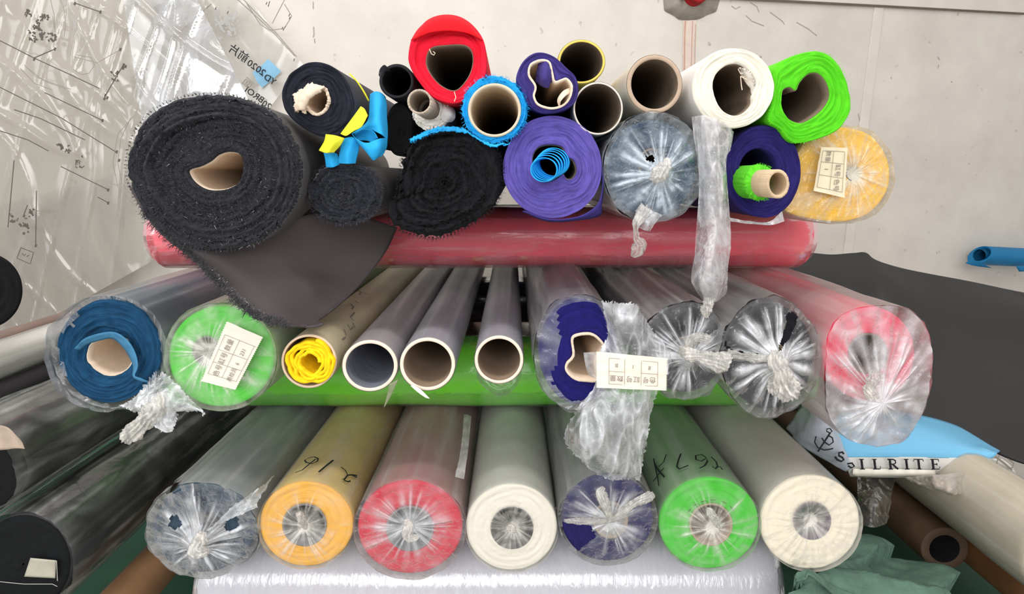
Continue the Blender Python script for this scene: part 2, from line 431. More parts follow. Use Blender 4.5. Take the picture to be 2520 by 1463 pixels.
# shared materials
M_card = mat('cardboard', (172, 150, 128), 0.9, 0.08, 60, 0.2, 300)
M_card_l = mat('pale_cardboard', (222, 202, 180), 0.9, 0.06, 60, 0.2, 300)
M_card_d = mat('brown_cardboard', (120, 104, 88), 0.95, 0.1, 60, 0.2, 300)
FILM = film('clear_film', tint=(236, 238, 242), rough=.14, streak=.4)
FILM_S = film('sleeve_film', tint=(222, 220, 216), rough=0.25, bump=0.3, bscale=9, stretch=(1.4, 0.3, 1.4), streak=.22)
FILM_TIGHT = film('tight_film', tint=(244, 240, 232), rough=0.16, bump=0.1, bscale=40, gloss=0.8)
KNOT = film('bunched_film', tint=(244, 240, 234), k=0.85, add=0.0, rough=0.16, bump=0.8, bscale=70, streak=0.5, stretch=(1.6, 1, .7))
M_ink = mat('black_ink', (28, 28, 32), 0.6, 0.05, 30, 0)
M_paper = mat('label_paper', (226, 218, 204), 0.9, 0.04, 50, 0.1, 300)
M_print = mat('grey_print', (128, 120, 112), 0.9, 0.04, 50, 0)
exec_order = []
#==STRUCTURE==
WN = Vector((math.sin(R(-12.4)), math.cos(R(-12.4)), 0)).normalized(); WP = Vector((0, 2.95, 0))
WX = Vector((math.cos(R(12.4)), math.sin(R(12.4)), 0)); WZ = Vector((0, 0, 1))
def PW(u, v, off=0.0): return PP(u, v, WP - WN*off, WN)
def mat_wall():
    m, n, l, b = mk('painted_wall'); b.inputs['Roughness'].default_value = 0.62; b.inputs['Specular IOR Level'].default_value = 0.3
    tc = n.new('ShaderNodeTexCoord')
    t = n.new('ShaderNodeTexNoise'); t.inputs['Scale'].default_value = 2.2; t.inputs['Detail'].default_value = 8; t.inputs['Roughness'].default_value = 0.65
    l.new(tc.outputs['Object'], t.inputs['Vector'])
    r = n.new('ShaderNodeValToRGB'); r.color_ramp.elements[0].position = 0.3; r.color_ramp.elements[0].color = lin((206, 198, 190))
    r.color_ramp.elements[1].position = 0.62; r.color_ramp.elements[1].color = lin((224, 217, 208)); l.new(t.outputs['Fac'], r.inputs[0])
    t3 = n.new('ShaderNodeTexNoise'); t3.inputs['Scale'].default_value = 22; t3.inputs['Detail'].default_value = 6; l.new(tc.outputs['Object'], t3.inputs['Vector'])
    r3 = n.new('ShaderNodeValToRGB'); r3.color_ramp.elements[0].position = 0.68; r3.color_ramp.elements[0].color = (1, 1, 1, 1)
    r3.color_ramp.elements[1].position = 0.8; r3.color_ramp.elements[1].color = (0.45, 0.42, 0.38, 1); l.new(t3.outputs['Fac'], r3.inputs[0])
    mx = n.new('ShaderNodeMix'); mx.data_type = 'RGBA'; mx.blend_type = 'MULTIPLY'; mx.inputs[0].default_value = 1
    l.new(r.outputs[0], mx.inputs[6]); l.new(r3.outputs[0], mx.inputs[7]); l.new(mx.outputs[2], b.inputs['Base Color'])
    t2 = n.new('ShaderNodeTexNoise'); t2.inputs['Scale'].default_value = 60; l.new(tc.outputs['Object'], t2.inputs['Vector'])
    bp = n.new('ShaderNodeBump'); bp.inputs['Strength'].default_value = 0.12; bp.inputs['Distance'].default_value = 0.003
    l.new(t2.outputs['Fac'], bp.inputs['Height']); l.new(bp.outputs[0], b.inputs['Normal'])
    return m
M_wall = mat_wall()
def slab(name, org, ex, ey, ez, m, kind=None, parent=None, label=None, bev=0.0):
    V = [org + ex*a + ey*b_ + ez*c for a in (0, 1) for b_ in (0, 1) for c in (0, 1)]
    F = [(0, 1, 3, 2), (4, 6, 7, 5), (0, 4, 5, 1), (2, 3, 7, 6), (0, 2, 6, 4), (1, 5, 7, 3)]
    o = obj(name, V, F, m, parent, smooth=False, label=label, origin=org)
    if kind: o['kind'] = kind
    if bev:
        md = o.modifiers.new('bevel', 'BEVEL'); md.width = bev; md.segments = 2
    return o
slab('wall_back', WP - WX*4.2, WX*8.6, WN*0.12, WZ*3.4, M_wall, 'structure')
slab('floor', Vector((-4.5, -2.5, -0.06)), Vector((9.2, 0, 0)), Vector((0, 7.0, 0)), Vector((0, 0, 0.06)), mat('concrete_floor', (176, 172, 166), 0.6, 0.1, 6, 0.1, 80), 'structure')
gmt = slab('green_floor_mat', Vector((-1.6, .86, 0)), Vector((3.2, 0, 0)), Vector((0, 1.75, 0)), Vector((0, 0, .005)), mat('green_mat', (30, 78, 58), 0.6, 0.2, 6, 0.1, 80))
tag(gmt, 'dark green mat spread on the floor under the whole pile', 'mat')
M_trim = mat('trim_paint', (222, 214, 204), 0.6, 0.05, 8, 0.1, 90)
def wall_strip(name, a, b, width_px, thick=0.012, off=0.0, vertical=False):
    pa, pb = PW(a[0], a[1]), PW(b[0], b[1])
    d = (pb - pa); d = d.normalized(); L = (pb - pa).length + 0.6
    wdir = WX if vertical else WZ
    w = width_px/F_PX*2.95
    return slab(name, pa - d*(0.6 if not vertical else 0.5), d*(L + 1.2), wdir*w, -WN*thick, M_trim, 'structure', bev=0.002)
wall_strip('trim_1', (1760, -8), (2520, 33), 34)
wall_strip('trim_2', (2150, 20), (2072, 640), 28, vertical=True, thick=0.008)
# plaster patch with a red pipe plug, and rust below it
pt = thing('wall_patch', 'grey cement patch high on the white wall, round a red plug', 'wall patch', PW(1700, 45), None)
pp = [(1634, 20), (1640, -40), (1700, -60), (1772, -40), (1766, 18), (1758, 30), (1742, 36), (1722, 46), (1705, 49), (1672, 48), (1660, 39), (1645, 31)]
pl = poly(pp, 60); Vp = [PW(u, v, 0.004) + WZ*0.002*nz(i*0.8, 3) for i, (u, v) in enumerate(pl)] + [PW(u, v, -0.002) for u, v in pl] + [PW(1700, -5, 0.006)]
obj('cement', Vp, [(i, (i+1) % 60, 60 + (i+1) % 60, 60 + i) for i in range(60)] + [(120, (i+1) % 60, i) for i in range(60)], mat('cement', (158, 150, 140), 0.95, 0.12, 25, 0.5, 120), pt)
pg = thing('pipe_plug', 'red plastic plug sticking out of the grey wall patch', 'plug', PW(1706, 0), None)
def disc_stack(name, u, v, prof, m, parent, n=32):
    c = PW(u, v); V = []
    for r, o in prof:
        for j in range(n):
            a = 2*math.pi*j/n; V.append(c + WX*r*math.cos(a) + WZ*r*math.sin(a) - WN*o)
    V.append(c - WN*prof[-1][1]); z = len(V) - 1
    return obj(name, V, grid_faces(len(prof), n) + [(z, (len(prof)-1)*n + j, (len(prof)-1)*n + (j+1) % n) for j in range(n)], m, parent)
disc_stack('plug_body', 1706, -14, [(0.056, 0.0), (0.056, 0.02), (0.046, 0.024), (0.046, 0.05), (0.052, 0.052), (0.052, 0.06), (0.034, 0.062), (0.034, 0.045), (0.002, 0.045)], mat('red_plastic', (168, 30, 34), 0.4, 0.1, 20, 0.1, 50), pg)
disc_stack('valve_stub', 1672, -4, [(0.012, 0.0), (0.012, 0.05), (0.009, 0.055)], M_trim, pg)
rust = []
rr = random.Random(4)
def surf_wall(off=0.0): return lambda u, v: (PW(u, v, off), -WN)
RUST = mat('rust_stain', (222, 204, 192), 0.8, 0.06, 20, 0)
rs = sheet('rust_stain', [[PW(1682, 50, 0.0025), PW(1700, 50, 0.0025), PW(1714, 50, 0.0025)], [PW(1680, 110, 0.0025), PW(1694, 110, 0.0025), PW(1708, 112, 0.0025)], [PW(1679, 210, 0.0025), PW(1688, 210, 0.0025), PW(1704, 215, 0.0025)]], RUST, pt, 8, 30, edge=0.006)
strokes('rust_runs', [(0.008, [(1686, 50), (1684, 90), (1683, 200)]), (0.004, [(1704, 52), (1702, 100), (1700, 190)]), (0.003, [(1711, 60), (1708, 200)])], surf_wall(), 0.004, mat('rust_dark', (200, 160, 142), 0.8, 0.1, 20, 0), pt, lift=0.0035)
strokes('trim_shadow_4', [(.010, [(1700, -10), (1760, -5), (2160, 15), (2520, 34)])], surf_wall(.013), .008, mat('trim_shadow_paint', (104, 94, 82), .9, .1, 30, 0), None)['kind'] = 'structure'  # shadow line under the top trim, painted on as a dark strip
strokes('trim_shadow_5', [(.005, [(2163, 20), (2140, 200), (2118, 380), (2088, 620)])], surf_wall(.001), .005, MATS['trim_shadow_paint'], None)['kind'] = 'structure'  # painted shade along the edge of the upright trim
# cracks, scratches and drips belong to the wall's surface
strokes('trim_3', [[(1800, 15), (1810, 22), (1822, 16)], [(1846, 6), (1862, 16), (1868, 30)], [(1835, 38), (1850, 52), (1880, 64)], [(1895, 30), (1925, 52), (1930, 60)], [(1960, 55), (1990, 72), (2010, 88)],
    [(2308, 140), (2312, 148)], [(2310, 160), (2308, 168)], [(1665, 25), (1668, 34)], [(771, 4), (771, 22)], [(772, 66), (773, 84), (771, 92)], [(774, 95), (775, 106)], [(2112, 280), (2116, 300)], [(2340, 200), (2343, 203)], [(2192, 190), (2194, 194)]],
    surf_wall(), 0.0045, mat('wall_crack', (168, 160, 150), 0.9, 0.1, 30, 0), None)['kind'] = 'structure'
#==ROWS==
CLOTH = {}
def fab(name, side, face=None, contrast=0.3, freq=420, **k):
    return dict(mf=mat_face(name, face or side, contrast, freq, **k), ms=mat('side_' + name, side, 0.85, 0.08, 20, 0.12, 500))
CF = dict(rings=18)
#---- bottom row (7 wrapped rolls)
BG = 'fabric rolls of the bottom row'
r = roll('fabric_roll', 'torn milky plastic wrapped grey-blue roll, leftmost of the bottom row', ell(500, 1303, 126, 108, wob=0.02, seed=3), 1.0, 1.3, ell(505, 1310, 50, 46), group=BG, core={}, amp=0.002, **fab('slate', (92, 108, 118), (58, 74, 90), 0.5))
wrap(r, ell(500, 1303, 133, 112, wob=0.025, seed=5), a=0.42, seed=2, wr=0.004, tears=[[(410, 1190), (432, 1180), (455, 1200), (420, 1215)]])
cap(r, (494, 1335), -0.02, ell(500, 1303, 132, 112, wob=0.025, seed=5), a=0.16, folds=110, seed=3, strength=.75, amp=0.006, tears=[poly([(416, 1280), (432, 1268), (446, 1283), (440, 1302), (420, 1303)], 20), poly([(408, 1215), (425, 1203), (445, 1200), (436, 1212)], 12), poly([(552, 1295), (575, 1268), (590, 1290), (566, 1308)], 14)])
lump('knot', r['root'], [(500, 1310, .975, .006), (492, 1330, .965, .013), (488, 1350, .955, .016), (500, 1358, .955, .012), (515, 1356, .96, .004)], seed=2)
sheet('loose_film', [[(468, 1190, 1.02), (475, 1190, .99), (482, 1190, 1.02)], [(470, 1240, .985), (480, 1240, .972), (486, 1240, .985)], [(485, 1290, .98), (492, 1295, .968), (500, 1290, .98)]], FILM, r['root'], 10, 24, crumple=.002, a=.5)
sheet('loose_film', [[(610, 1222, 1.0), (640, 1200, 1.0), (672, 1170, 1.05)], [(560, 1262, .985), (600, 1245, .98), (636, 1235, .99)], [(510, 1310, .98), (560, 1282, .965), (634, 1248, .985)]], FILM, r['root'], 30, 20, crumple=.003, a=.45, af=.6, edge=.004)
r = roll('fabric_roll', 'yellow roll in milky film marked with a handwritten 216 in the bottom row', ell(754, 1290, 115, 105), 1.0, 1.3, ell(750, 1292, 54, 52), group=BG, core=dict(wall=.08, m=mat('grey_core', (120, 120, 122), .9)), **fab('amber', (222, 190, 92), (240, 180, 72), 0.16, 500))
wrap(r, a=0.26, seed=7, grow=.0012, wr=0.0015, fa=.25); cap(r, (746, 1300), 0.004, grow=.0015, a=0.13, folds=70, seed=5, amp=0.002, strength=.42, centre_a=.75, m=FILM_TIGHT, start=.5)
lump('knot', r['root'], [(752, 1300, .992, .004), (748, 1292, .98, .006), (742, 1278, .97, .0075), (736, 1264, .965, .006)], seed=5)
Y216 = r
r = roll('fabric_roll', 'red roll in clear pleated film, third in the bottom row', ell(1009, 1298, 129, 115), 1.0, 1.3, ell(1009, 1301, 58, 55), group=BG, core=dict(wall=.06, m=MATS['grey_core']), **fab('crimson', (170, 92, 92), (206, 44, 66), 0.12, 500))
wrap(r, ell(1009, 1300, 134, 119), a=0.3, seed=9, wr=0.002, fa=.3); cap(r, (1009, 1296), 0.0, ell(1009, 1299, 134, 119), a=0.16, folds=95, seed=8, amp=0.004, strength=.5, centre_a=.7, start=.5, m=FILM)
lump('knot', r['root'], [(1000, 1282, .985, .005), (1006, 1296, .975, .008), (1000, 1316, .968, .009), (1014, 1326, .97, .007), (1030, 1320, .975, .004)], seed=7)
sheet('loose_film', [[(1120, 1175, 1.01), (1142, 1180, 1.0)], [(1135, 1100, 1.1), (1152, 1110, 1.08)], [(1142, 1020, 1.25), (1160, 1024, 1.25)]], FILM_S, r['root'], 10, 24, crumple=.002, a=.45)
r = roll('fabric_roll', 'off-white roll in the middle of the bottom row, between red and navy', ell(1259, 1298, 112, 107), 1.0, 1.3, ell(1260, 1300, 52, 51), group=BG, core=dict(wall=.05, m=mat('dark_core', (70, 68, 72), .9)), **fab('offwhite', (206, 206, 196), (234, 228, 214), 0.05, 500, bump=.2))
wrap(r, a=0.24, seed=11, grow=.0012, wr=0.0012, fa=.2); cap(r, (1262, 1302), 0.006, grow=.0012, a=0.1, folds=110, seed=11, amp=0.0018, strength=.3, centre_a=.7, start=.5, m=FILM_TIGHT)
lump('knot', r['root'], [(1254, 1294, .992, .003), (1260, 1302, .985, .007), (1268, 1310, .992, .003)], seed=9)
r = roll('fabric_roll', 'navy roll in torn pleated film, between off-white and green in the bottom row', ell(1495, 1275, 113, 107), 1.0, 1.3, ell(1502, 1280, 43, 45), group=BG, core=dict(wall=.16), **fab('navy', (84, 86, 92), (34, 30, 86), 0.35))
tn = poly([(1382, 1290), (1410, 1283), (1445, 1292), (1465, 1320), (1442, 1340), (1420, 1358), (1395, 1340)], 30)
wrap(r, ell(1495, 1274, 118, 110), a=0.34, seed=13, wr=0.002, tears=[tn]); cap(r, (1500, 1276), -0.012, ell(1495, 1274, 118, 110), a=0.12, folds=110, seed=13, amp=0.004, strength=.7, tears=[tn, poly([(1478, 1166), (1500, 1162), (1525, 1166), (1515, 1176), (1490, 1178)], 16)], start=.5)
lump('knot', r['root'], [(1506, 1284, .985, .006), (1498, 1262, .972, .007), (1488, 1240, .965, .009), (1480, 1212, .965, .010), (1486, 1200, .97, .003)], seed=11, flat=.6)
lump('knot', r['root'], [(1506, 1284, .985, .005), (1530, 1262, .97, .007), (1565, 1236, .968, .009), (1600, 1222, .972, .009), (1608, 1215, .975, .004)], seed=12, flat=.5, a=.75)
lump('knot', r['root'], [(1500, 1282, .985, .005), (1465, 1284, .978, .006), (1420, 1284, .978, .007), (1388, 1282, .982, .003)], seed=14, flat=.5, a=.6)
r = roll('fabric_roll', 'bright green roll in film marked with a handwritten 267 in the bottom row', ell(1745, 1288, 123, 113), 1.0, 1.3, ell(1749, 1291, 53, 52), group=BG, core=dict(wall=.08), **fab('green', (92, 150, 78), (70, 196, 52), 0.14, 500))
wrap(r, a=0.22, seed=15, grow=.0012, wr=0.0015, fa=.25); cap(r, (1752, 1298), -0.004, grow=.0012, a=0.14, folds=80, seed=15, amp=0.0028, strength=.42, centre_a=.75, start=.5, m=FILM_TIGHT)
lump('knot', r['root'], [(1772, 1300, .982, .003), (1768, 1292, .975, .007), (1758, 1276, .968, .0075), (1746, 1260, .966, .007), (1742, 1254, .97, .003)], seed=15)
G267 = r
strokes('chalk_dashes', [[(1693 + 0, 1262), (1700, 1252)], [(1706, 1246), (1716, 1240)], [(1724, 1236), (1738, 1233)], [(1748, 1231), (1762, 1231)], [(1776, 1234), (1788, 1240)], [(1796, 1246), (1804, 1256)]], lambda u, v: (P(u, v, .997), Vector((0, -1, 0))), .0012, M_ink, r['root'])
r = roll('fabric_roll', 'cream white roll with fine pleats, rightmost of the bottom row', ell(1994, 1286, 123, 116), 1.0, 1.3, ell(1998, 1282, 46, 46), group=BG, core=dict(wall=.05, m=mat('mauve_core', (108, 96, 112), .9)), **fab('cream', (196, 192, 180), (244, 234, 212), 0.05, 500, bump=.2))
wrap(r, a=0.24, seed=17, grow=.0012, wr=0.0012, fa=.2); cap(r, (1996, 1284), 0.006, grow=.0012, a=0.14, folds=110, seed=17, amp=0.0022, strength=.3, centre_a=.7, start=.5, m=FILM_TIGHT)
# handwriting on the film of two rolls
def on_cyl(info, grow=0.0065):
    c = info['c']; rx = max((p - c).length for p in info['O']) + grow - .002
    def s(u, v):
        d = ray(u, v); o = CAM - c; a = d.x**2 + d.z**2; b_ = 2*(o.x*d.x + o.z*d.z); cc = o.x**2 + o.z**2 - rx*rx
        D = b_*b_ - 4*a*cc; t = (-b_ - math.sqrt(max(0, D)))/(2*a); p = CAM + d*t
        n = Vector((p.x - c.x, 0, p.z - c.z)).normalized(); return p, n
    return s
strokes('handwriting', [[(727, 1165), (745, 1158), (760, 1145), (776, 1132), (783, 1130), (781, 1137), (768, 1143), (754, 1140), (750, 1134), (762, 1128), (774, 1126), (783, 1130)], (.0035, [(820, 1134), (800, 1150), (784, 1164)]),
    (.003, [(839, 1151), (850, 1160), (855, 1171), (846, 1182), (842, 1180)]), (.003, [(855, 1171), (866, 1170), (878, 1172), (876, 1176), (866, 1171)]), [(846, 1184), (856, 1187), (862, 1185)]], on_cyl(Y216), .003, M_ink, Y216['root'])
strokes('handwriting', [(.0035, [(1676, 1118), (1670, 1134), (1666, 1150), (1672, 1156), (1694, 1147)]), [(1738, 1128), (1726, 1120), (1712, 1123), (1713, 1133), (1726, 1137), (1738, 1129), (1741, 1138), (1734, 1148), (1722, 1154)],
    [(1750, 1126), (1762, 1138), (1766, 1150), (1760, 1156), (1754, 1150)], [(1762, 1152), (1772, 1150), (1778, 1158)],
    (.003, [(1609, 1130), (1613, 1150), (1620, 1180), (1622, 1198)]), (.003, [(1640, 1120), (1634, 1138), (1622, 1150)]), (.0035, [(1634, 1153), (1622, 1168), (1608, 1186)]), [(1612, 1142), (1620, 1158), (1636, 1176)]], on_cyl(G267, .008), .0034, M_ink, G267['root'])
#---- three long rolls lying across
def cross_roll(name, label, x0, x1, v_bot, z_bot_Y, rad, col, m_s, Y=None, seed=0, a=.3, filmmat=None, droop=0.0, tilt=0.0, wr=.002):
    c0 = P(x0, v_bot, z_bot_Y); c1 = P(x1, v_bot, z_bot_Y); z = c0.z + rad
    return _cross(name, label, c0.x, c1.x, z_bot_Y, z, rad, m_s, seed, a, filmmat, wr, tilt)
def _cross(name, label, xa, xb, Y, z, rad, m_s, seed, a, filmmat, wr, tilt=0.0, open_end=False):
    root = thing(name, label, 'fabric roll', ((xa + xb)/2, Y, z - rad)); N = 80; V = []; F = []; UV = []
    def ringp(x, r, k=0.0):
        for j in range(N):
            t = 2*math.pi*j/N; w = k*nz(math.cos(t)*2, math.sin(t)*2, x*6 + seed)
            V.append(Vector((x, Y + (r + w)*math.cos(t), z + tilt*(x - (xa + xb)/2) + (r + w)*math.sin(t)))); UV.append((j/N, x))
    xs = [xa + (xb - xa)*i/30 for i in range(31)]
    for r_, dx in ((0.25, .0), (0.55, 0), (.9, 0), (.97, .002)): ringp(xa + dx, rad*r_)
    for i, x in enumerate(xs): ringp(x + (.006 if i == 0 else (-.006 if i == 30 else 0)), rad, .003)
    for r_, dx in ((.97, -.002), (.9, 0), (.55, 0), (.25, 0)): ringp(xb + dx, rad*r_)
    F = grid_faces(len(V)//N, N, flip=True); F += [tuple(range(N)), tuple(range(len(V) - N, len(V)))[::-1]]
    obj('fabric', V, F, m_s, root)
    V2, A2 = [], []
    M_ = 70
    for i in range(M_ + 1):
        s = i/M_; x = xa - .012 + (xb - xa + .024)*s
        for j in range(N):
            t = 2*math.pi*j/N; w = nz(math.cos(t)*3, math.sin(t)*3, x*2.2 + seed) + .5*nz(math.cos(t)*10, math.sin(t)*10, x*1.6 + seed)
            edge_ = max(0, 1 - min(s, 1 - s)*60); k = 1 - .25*edge_**2
            r_ = (rad + .003 + wr*(.6 + w))*k
            V2.append(Vector((x, Y + r_*math.cos(t), z + tilt*(x - (xa + xb)/2) + r_*math.sin(t))))
            A2.append(max(0, min(1, a*(.9 + .9*w) + .35*edge_ + .3*max(0, nz(x*5, math.cos(t)*6, math.sin(t)*6 + 7)))))
    obj('plastic_wrap', V2, grid_faces(M_ + 1, N, flip=True), filmmat or FILM_X, root, attr=A2)
    return root
FILM_X = film('stretched_film', tint=(248, 226, 226), rough=0.14, bump=0.25, bscale=20, stretch=(.35, 1.6, 1.6), streak=.8)
_cross('fabric_roll', 'long green roll lying crosswise between the bottom and middle rows', P(438, 1022, 1.38).x, P(1968, 1015, 1.38).x, 1.385, 1.465 - 1 + .081, .081, mat('side_long_green', (128, 240, 50), .7, .08, 12, .1, 200), 3, .2, film('green_roll_film', tint=(196, 240, 160), rough=.16, bump=.35, bscale=14, stretch=(.5, 1, 1), streak=.8), .001)
_cross('fabric_roll', 'long black roll lying crosswise far behind, added to darken the gap between the bare tubes', -.78, .9, 2.2, .465 + .085, .083, mat('side_long_black', (34, 32, 34), .8, .1, 12, .1, 200), 4, .03, FILM_X, .001)  # added rear roll, its black stands in for the shade in the gap
_cross('fabric_roll', 'long coral red roll lying crosswise under the upper rows', P(395, 600, 1.38).x, P(1975, 600, 1.38).x, 1.39, .8 + .063, .066, mat('side_long_red', (250, 100, 116), .7, .08, 12, .1, 200), 5, .3, film('red_roll_film', tint=(252, 176, 184), rough=.14, bump=.3, bscale=18, stretch=(.35, 1.6, 1.6), streak=.8), .0025)
_cross('fabric_roll', 'long white roll lying crosswise at the very bottom', P(472, 1440, 1.06).x, P(1932, 1440, 1.06).x, 1.18, .147, .138, mat('side_long_white', (206, 204, 212), .5, .04, 12, .2, 200), 8, .3, film('white_roll_film', tint=(244, 244, 248), rough=.12, bump=.28, bscale=18, stretch=(2.2, .5, .5), gloss=1.6), .001)
#---- middle row
r = roll('fabric_roll', 'teal blue roll with torn clear film round its end, left end of the middle row', ell(269, 864, 128, 126, wob=.01), 1.0, 1.35, ell(262, 880, 60, 50, wob=.04), core=dict(wall=.04, m=M_card_l, out=-.012), rings=26, amp=.003, prof=lambda t: .012*max(0, 1 - t*2.6)**1.0 - .004*(1 if .24 < t < .34 else 0), **fab('teal', (36, 70, 94), (22, 68, 102), .45, 300))
tt = poly([(196, 760), (240, 738), (300, 735), (355, 760), (385, 800), (395, 850), (398, 900), (375, 925), (340, 970), (300, 1000), (270, 1000), (230, 985), (165, 955), (160, 910), (145, 870), (140, 830), (160, 815), (190, 790)], 60)
wrap(r, ell(274, 864, 138, 134, wob=.02, seed=4), a=.2, seed=20, wr=.004, start=-.02, tears=[])
cap(r, (390, 990), -.02, ell(274, 864, 138, 134, wob=.02, seed=4), a=.14, folds=70, seed=21, strength=.8, amp=.006, tears=[tt], centre_a=.6, reach=.4)
sheet('fabric_end', [[(184, 858, .985), (205, 835, .98), (240, 822, .98), (280, 818, .98), (310, 835, .98), (330, 865, .98), (338, 900, .978), (330, 925, .978), (345, 932, .975), (362, 938, .972)],
     [(196, 862, .992), (215, 848, .99), (245, 838, .99), (275, 834, .99), (298, 850, .99), (316, 875, .99), (326, 902, .988), (326, 928, .985), (342, 938, .98), (362, 942, .974)]], mat('teal_fray', (64, 122, 158), .85, .2, 60, .3, 300), r['root'], 60, 4, thick=.001, amp=.001)
kn = thing('torn_film_knot', 'white knotted torn film hanging between the teal and the green labelled roll', 'plastic film', P(340, 1080, .955))
lump('knot', kn, [(402, 958, .97, .005), (398, 985, .955, .014), (388, 1005, .95, .018), (370, 1025, .95, .016), (350, 1045, .95, .014), (325, 1068, .95, .017), (308, 1082, .95, .010)], seed=20, k=11)
sheet('torn_film', [[(400, 915, .985), (440, 950, .97), (470, 985, .965), (505, 1018, .96)], [(365, 950, .975), (400, 970, .955), (440, 995, .955), (500, 1012, .955)], [(325, 985, .97), (370, 1000, .95), (420, 1018, .955), (435, 1010, .96)], [(296, 1000, .97), (340, 1016, .955), (400, 1045, .955), (428, 1055, .955)]], FILM, kn, 60, 54, crumple=.004, cscale=24, a=.3, af=.8, edge=.006, seed=3)
sheet('torn_film', [[(398, 1000, .95), (420, 1005, .95), (438, 1020, .955)], [(385, 1030, .948), (410, 1035, .945), (432, 1040, .95)], [(378, 1045, .95), (400, 1060, .948), (426, 1062, .95)]], FILM, kn, 26, 26, crumple=.004, cscale=40, a=.4, af=.8, edge=.004, seed=8)
r = roll('fabric_roll', 'lime green roll in milky pleated film with a paper label, in the middle row', ell(544, 878, 130, 124), 1.0, 1.35, ell(509, 864, 34, 36), core=dict(wall=.08, m=MATS['grey_core']), **fab('lime', (150, 196, 120), (92, 204, 72), .15, 420))
wrap(r, ell(546, 877, 134, 128), a=.42, seed=22, wr=.003); cap(r, (512, 868), .002, ell(546, 877, 134, 128), a=.3, folds=80, seed=22, amp=.004, strength=.5, centre_a=.6, m=FILM_TIGHT)
def label_tag(root, q, Y, rows_, seed=0, zig=True, name='paper_label', txt=(), txt_mirror=False, m=None):
    """pinked paper ticket through 4 photo corners q (tl, tr, br, bl), printed table and characters"""
    def at(s, t, off=0.0):
        a = Vector(q[0]).lerp(Vector(q[1]), s); b_ = Vector(q[3]).lerp(Vector(q[2]), s); c = a.lerp(b_, t)
        yy = Y(s, t) if callable(Y) else Y
        return P(c.x, c.y, yy - off)
    n = 26; V, F = [], []
    for i in range(n*2 + 1):
        for j in range(9):
            s = j/8; t = i/(n*2); z = (.022 if i % 2 else 0)
            if j == 0: s = -z
            if j == 8: s = 1 + z
            V.append(at(s, t) + Vector((0, .0016*nz(s*3, t*4, seed), 0)))
    o = obj(name, V, grid_faces(n*2 + 1, 9, closed=False), m or M_paper, root)
    lines = rows_
    def sf(u, v): return at(u/1000, v/1000, .0022), Vector((0, -1, 0))
    V, F = [], []
    for ln in lines:
        for k in range(len(ln) - 1):
            a, b_ = at(ln[k][0], ln[k][1], .0024), at(ln[k+1][0], ln[k+1][1], .0024); S = (b_ - a).normalized().cross(Vector((0, 1, 0)))*.0003
            i = len(V); V += [a - S, a + S, b_ + S, b_ - S]; F.append((i, i+1, i+2, i+3))
    obj('printed_table', V, F, M_print, o, smooth=False)
    for tx, s, t, size, ds, dt in txt:
        c = at(s, t, .0026); X = (at(s + ds, t + dt, .0026) - c).normalized(); Z = Vector((0, -1, 0)).cross(X)
        text(tx, 'printed_text', c, X*(-1 if txt_mirror else 1), -Z if Z.z*0 else X.cross(Vector((0, -1, 0)))*(-1), size, M_print, o)
label_tag(r['root'], [(559, 792), (646, 830), (578, 960), (496, 939)], .974, [[(.08, .2), (.96, .2)], [(.08, .45), (.9, .45)], [(.08, .66), (.9, .66)], [(.08, .86), (.92, .86)], [(.08, .2), (.08, .86)], [(.5, .2), (.5, .86)], [(.92, .2), (.92, .86)]],
    txt=[('数量', .3, .33, .011, 0, -.1), ('缸号', .3, .56, .011, 0, -.1), ('色号', .3, .77, .011, 0, -.1), ('231', .72, .36, .009, 0, -.1), ('6', .72, .57, .009, 0, -.1), ('质检员', .72, .77, .009, 0, -.1)])
CARD = dict(wall=.15, m=M_card_l)
MG = 'bare cardboard tubes in the middle row'
def hollow(label, cx, cy, rx, ry, Y=1.0, L=1.35, wall=.13, side=(150, 148, 156), sname='grey_paper', rim=None, inside=None, name='cardboard_tube', group=None, liner=None, sv=.14, axis=AX, seed=0, rimcol=(214, 190, 168)):
    """open tube: outer skin, rim, inner wall"""
    O = unproj(ell(cx, cy, rx, ry), Y, Vector(axis), False); c = centre(O); N = len(O); ax = Vector(axis).normalized()
    root = thing(name, label, 'cardboard tube', (c.x, c.y, min(p.z for p in O)), group)
    I = [c + (p - c)*(1 - wall) for p in O]
    V = [p + ax*L for p in O] + [p + ax*.5 for p in O] + [p + ax*.1 for p in O] + [p + ax*.0015 for p in O]
    V = [Vector(p) for p in V]
    obj('outer_paper', [p + (p - c - ax*((p - c).dot(ax))).normalized()*.0006 for p in V], grid_faces(4, N), mat('tube_' + sname, side, .55, sv, 14, .12, 200, stretch=(1, .4, 1)), root)
    V = []
    for k, (sc, d) in enumerate(((1, .03), (1, .001), (.985, 0), (1 - wall + .01, -.0004), (1 - wall, .001), (1 - wall, .04), (1 - wall, .3), (1 - wall, L))):
        for j in range(N): V.append(c + (O[j] - c)*sc + ax*(d + (.0006*nz(j*.5, k, seed) if k in (2, 3) else 0)))
    for j in range(N): V.append(c + (O[j] - c)*.02 + ax*L)
    mi = []
    for i in range(8): mi += [0 if i < 4 else 1]*N
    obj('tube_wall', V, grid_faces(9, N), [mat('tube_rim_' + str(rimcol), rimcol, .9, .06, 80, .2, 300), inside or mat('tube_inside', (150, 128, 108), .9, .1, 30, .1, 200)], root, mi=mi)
    return dict(root=root, O=O, I=I, c=c, axis=ax, L=L, Y=Y, H=I)
h = hollow('beige paper-covered tube stuffed with yellow cloth, in the middle row', 760, 890, 68, 66, side=(196, 184, 152), sname='beige_print', sv=.2, wall=.09)
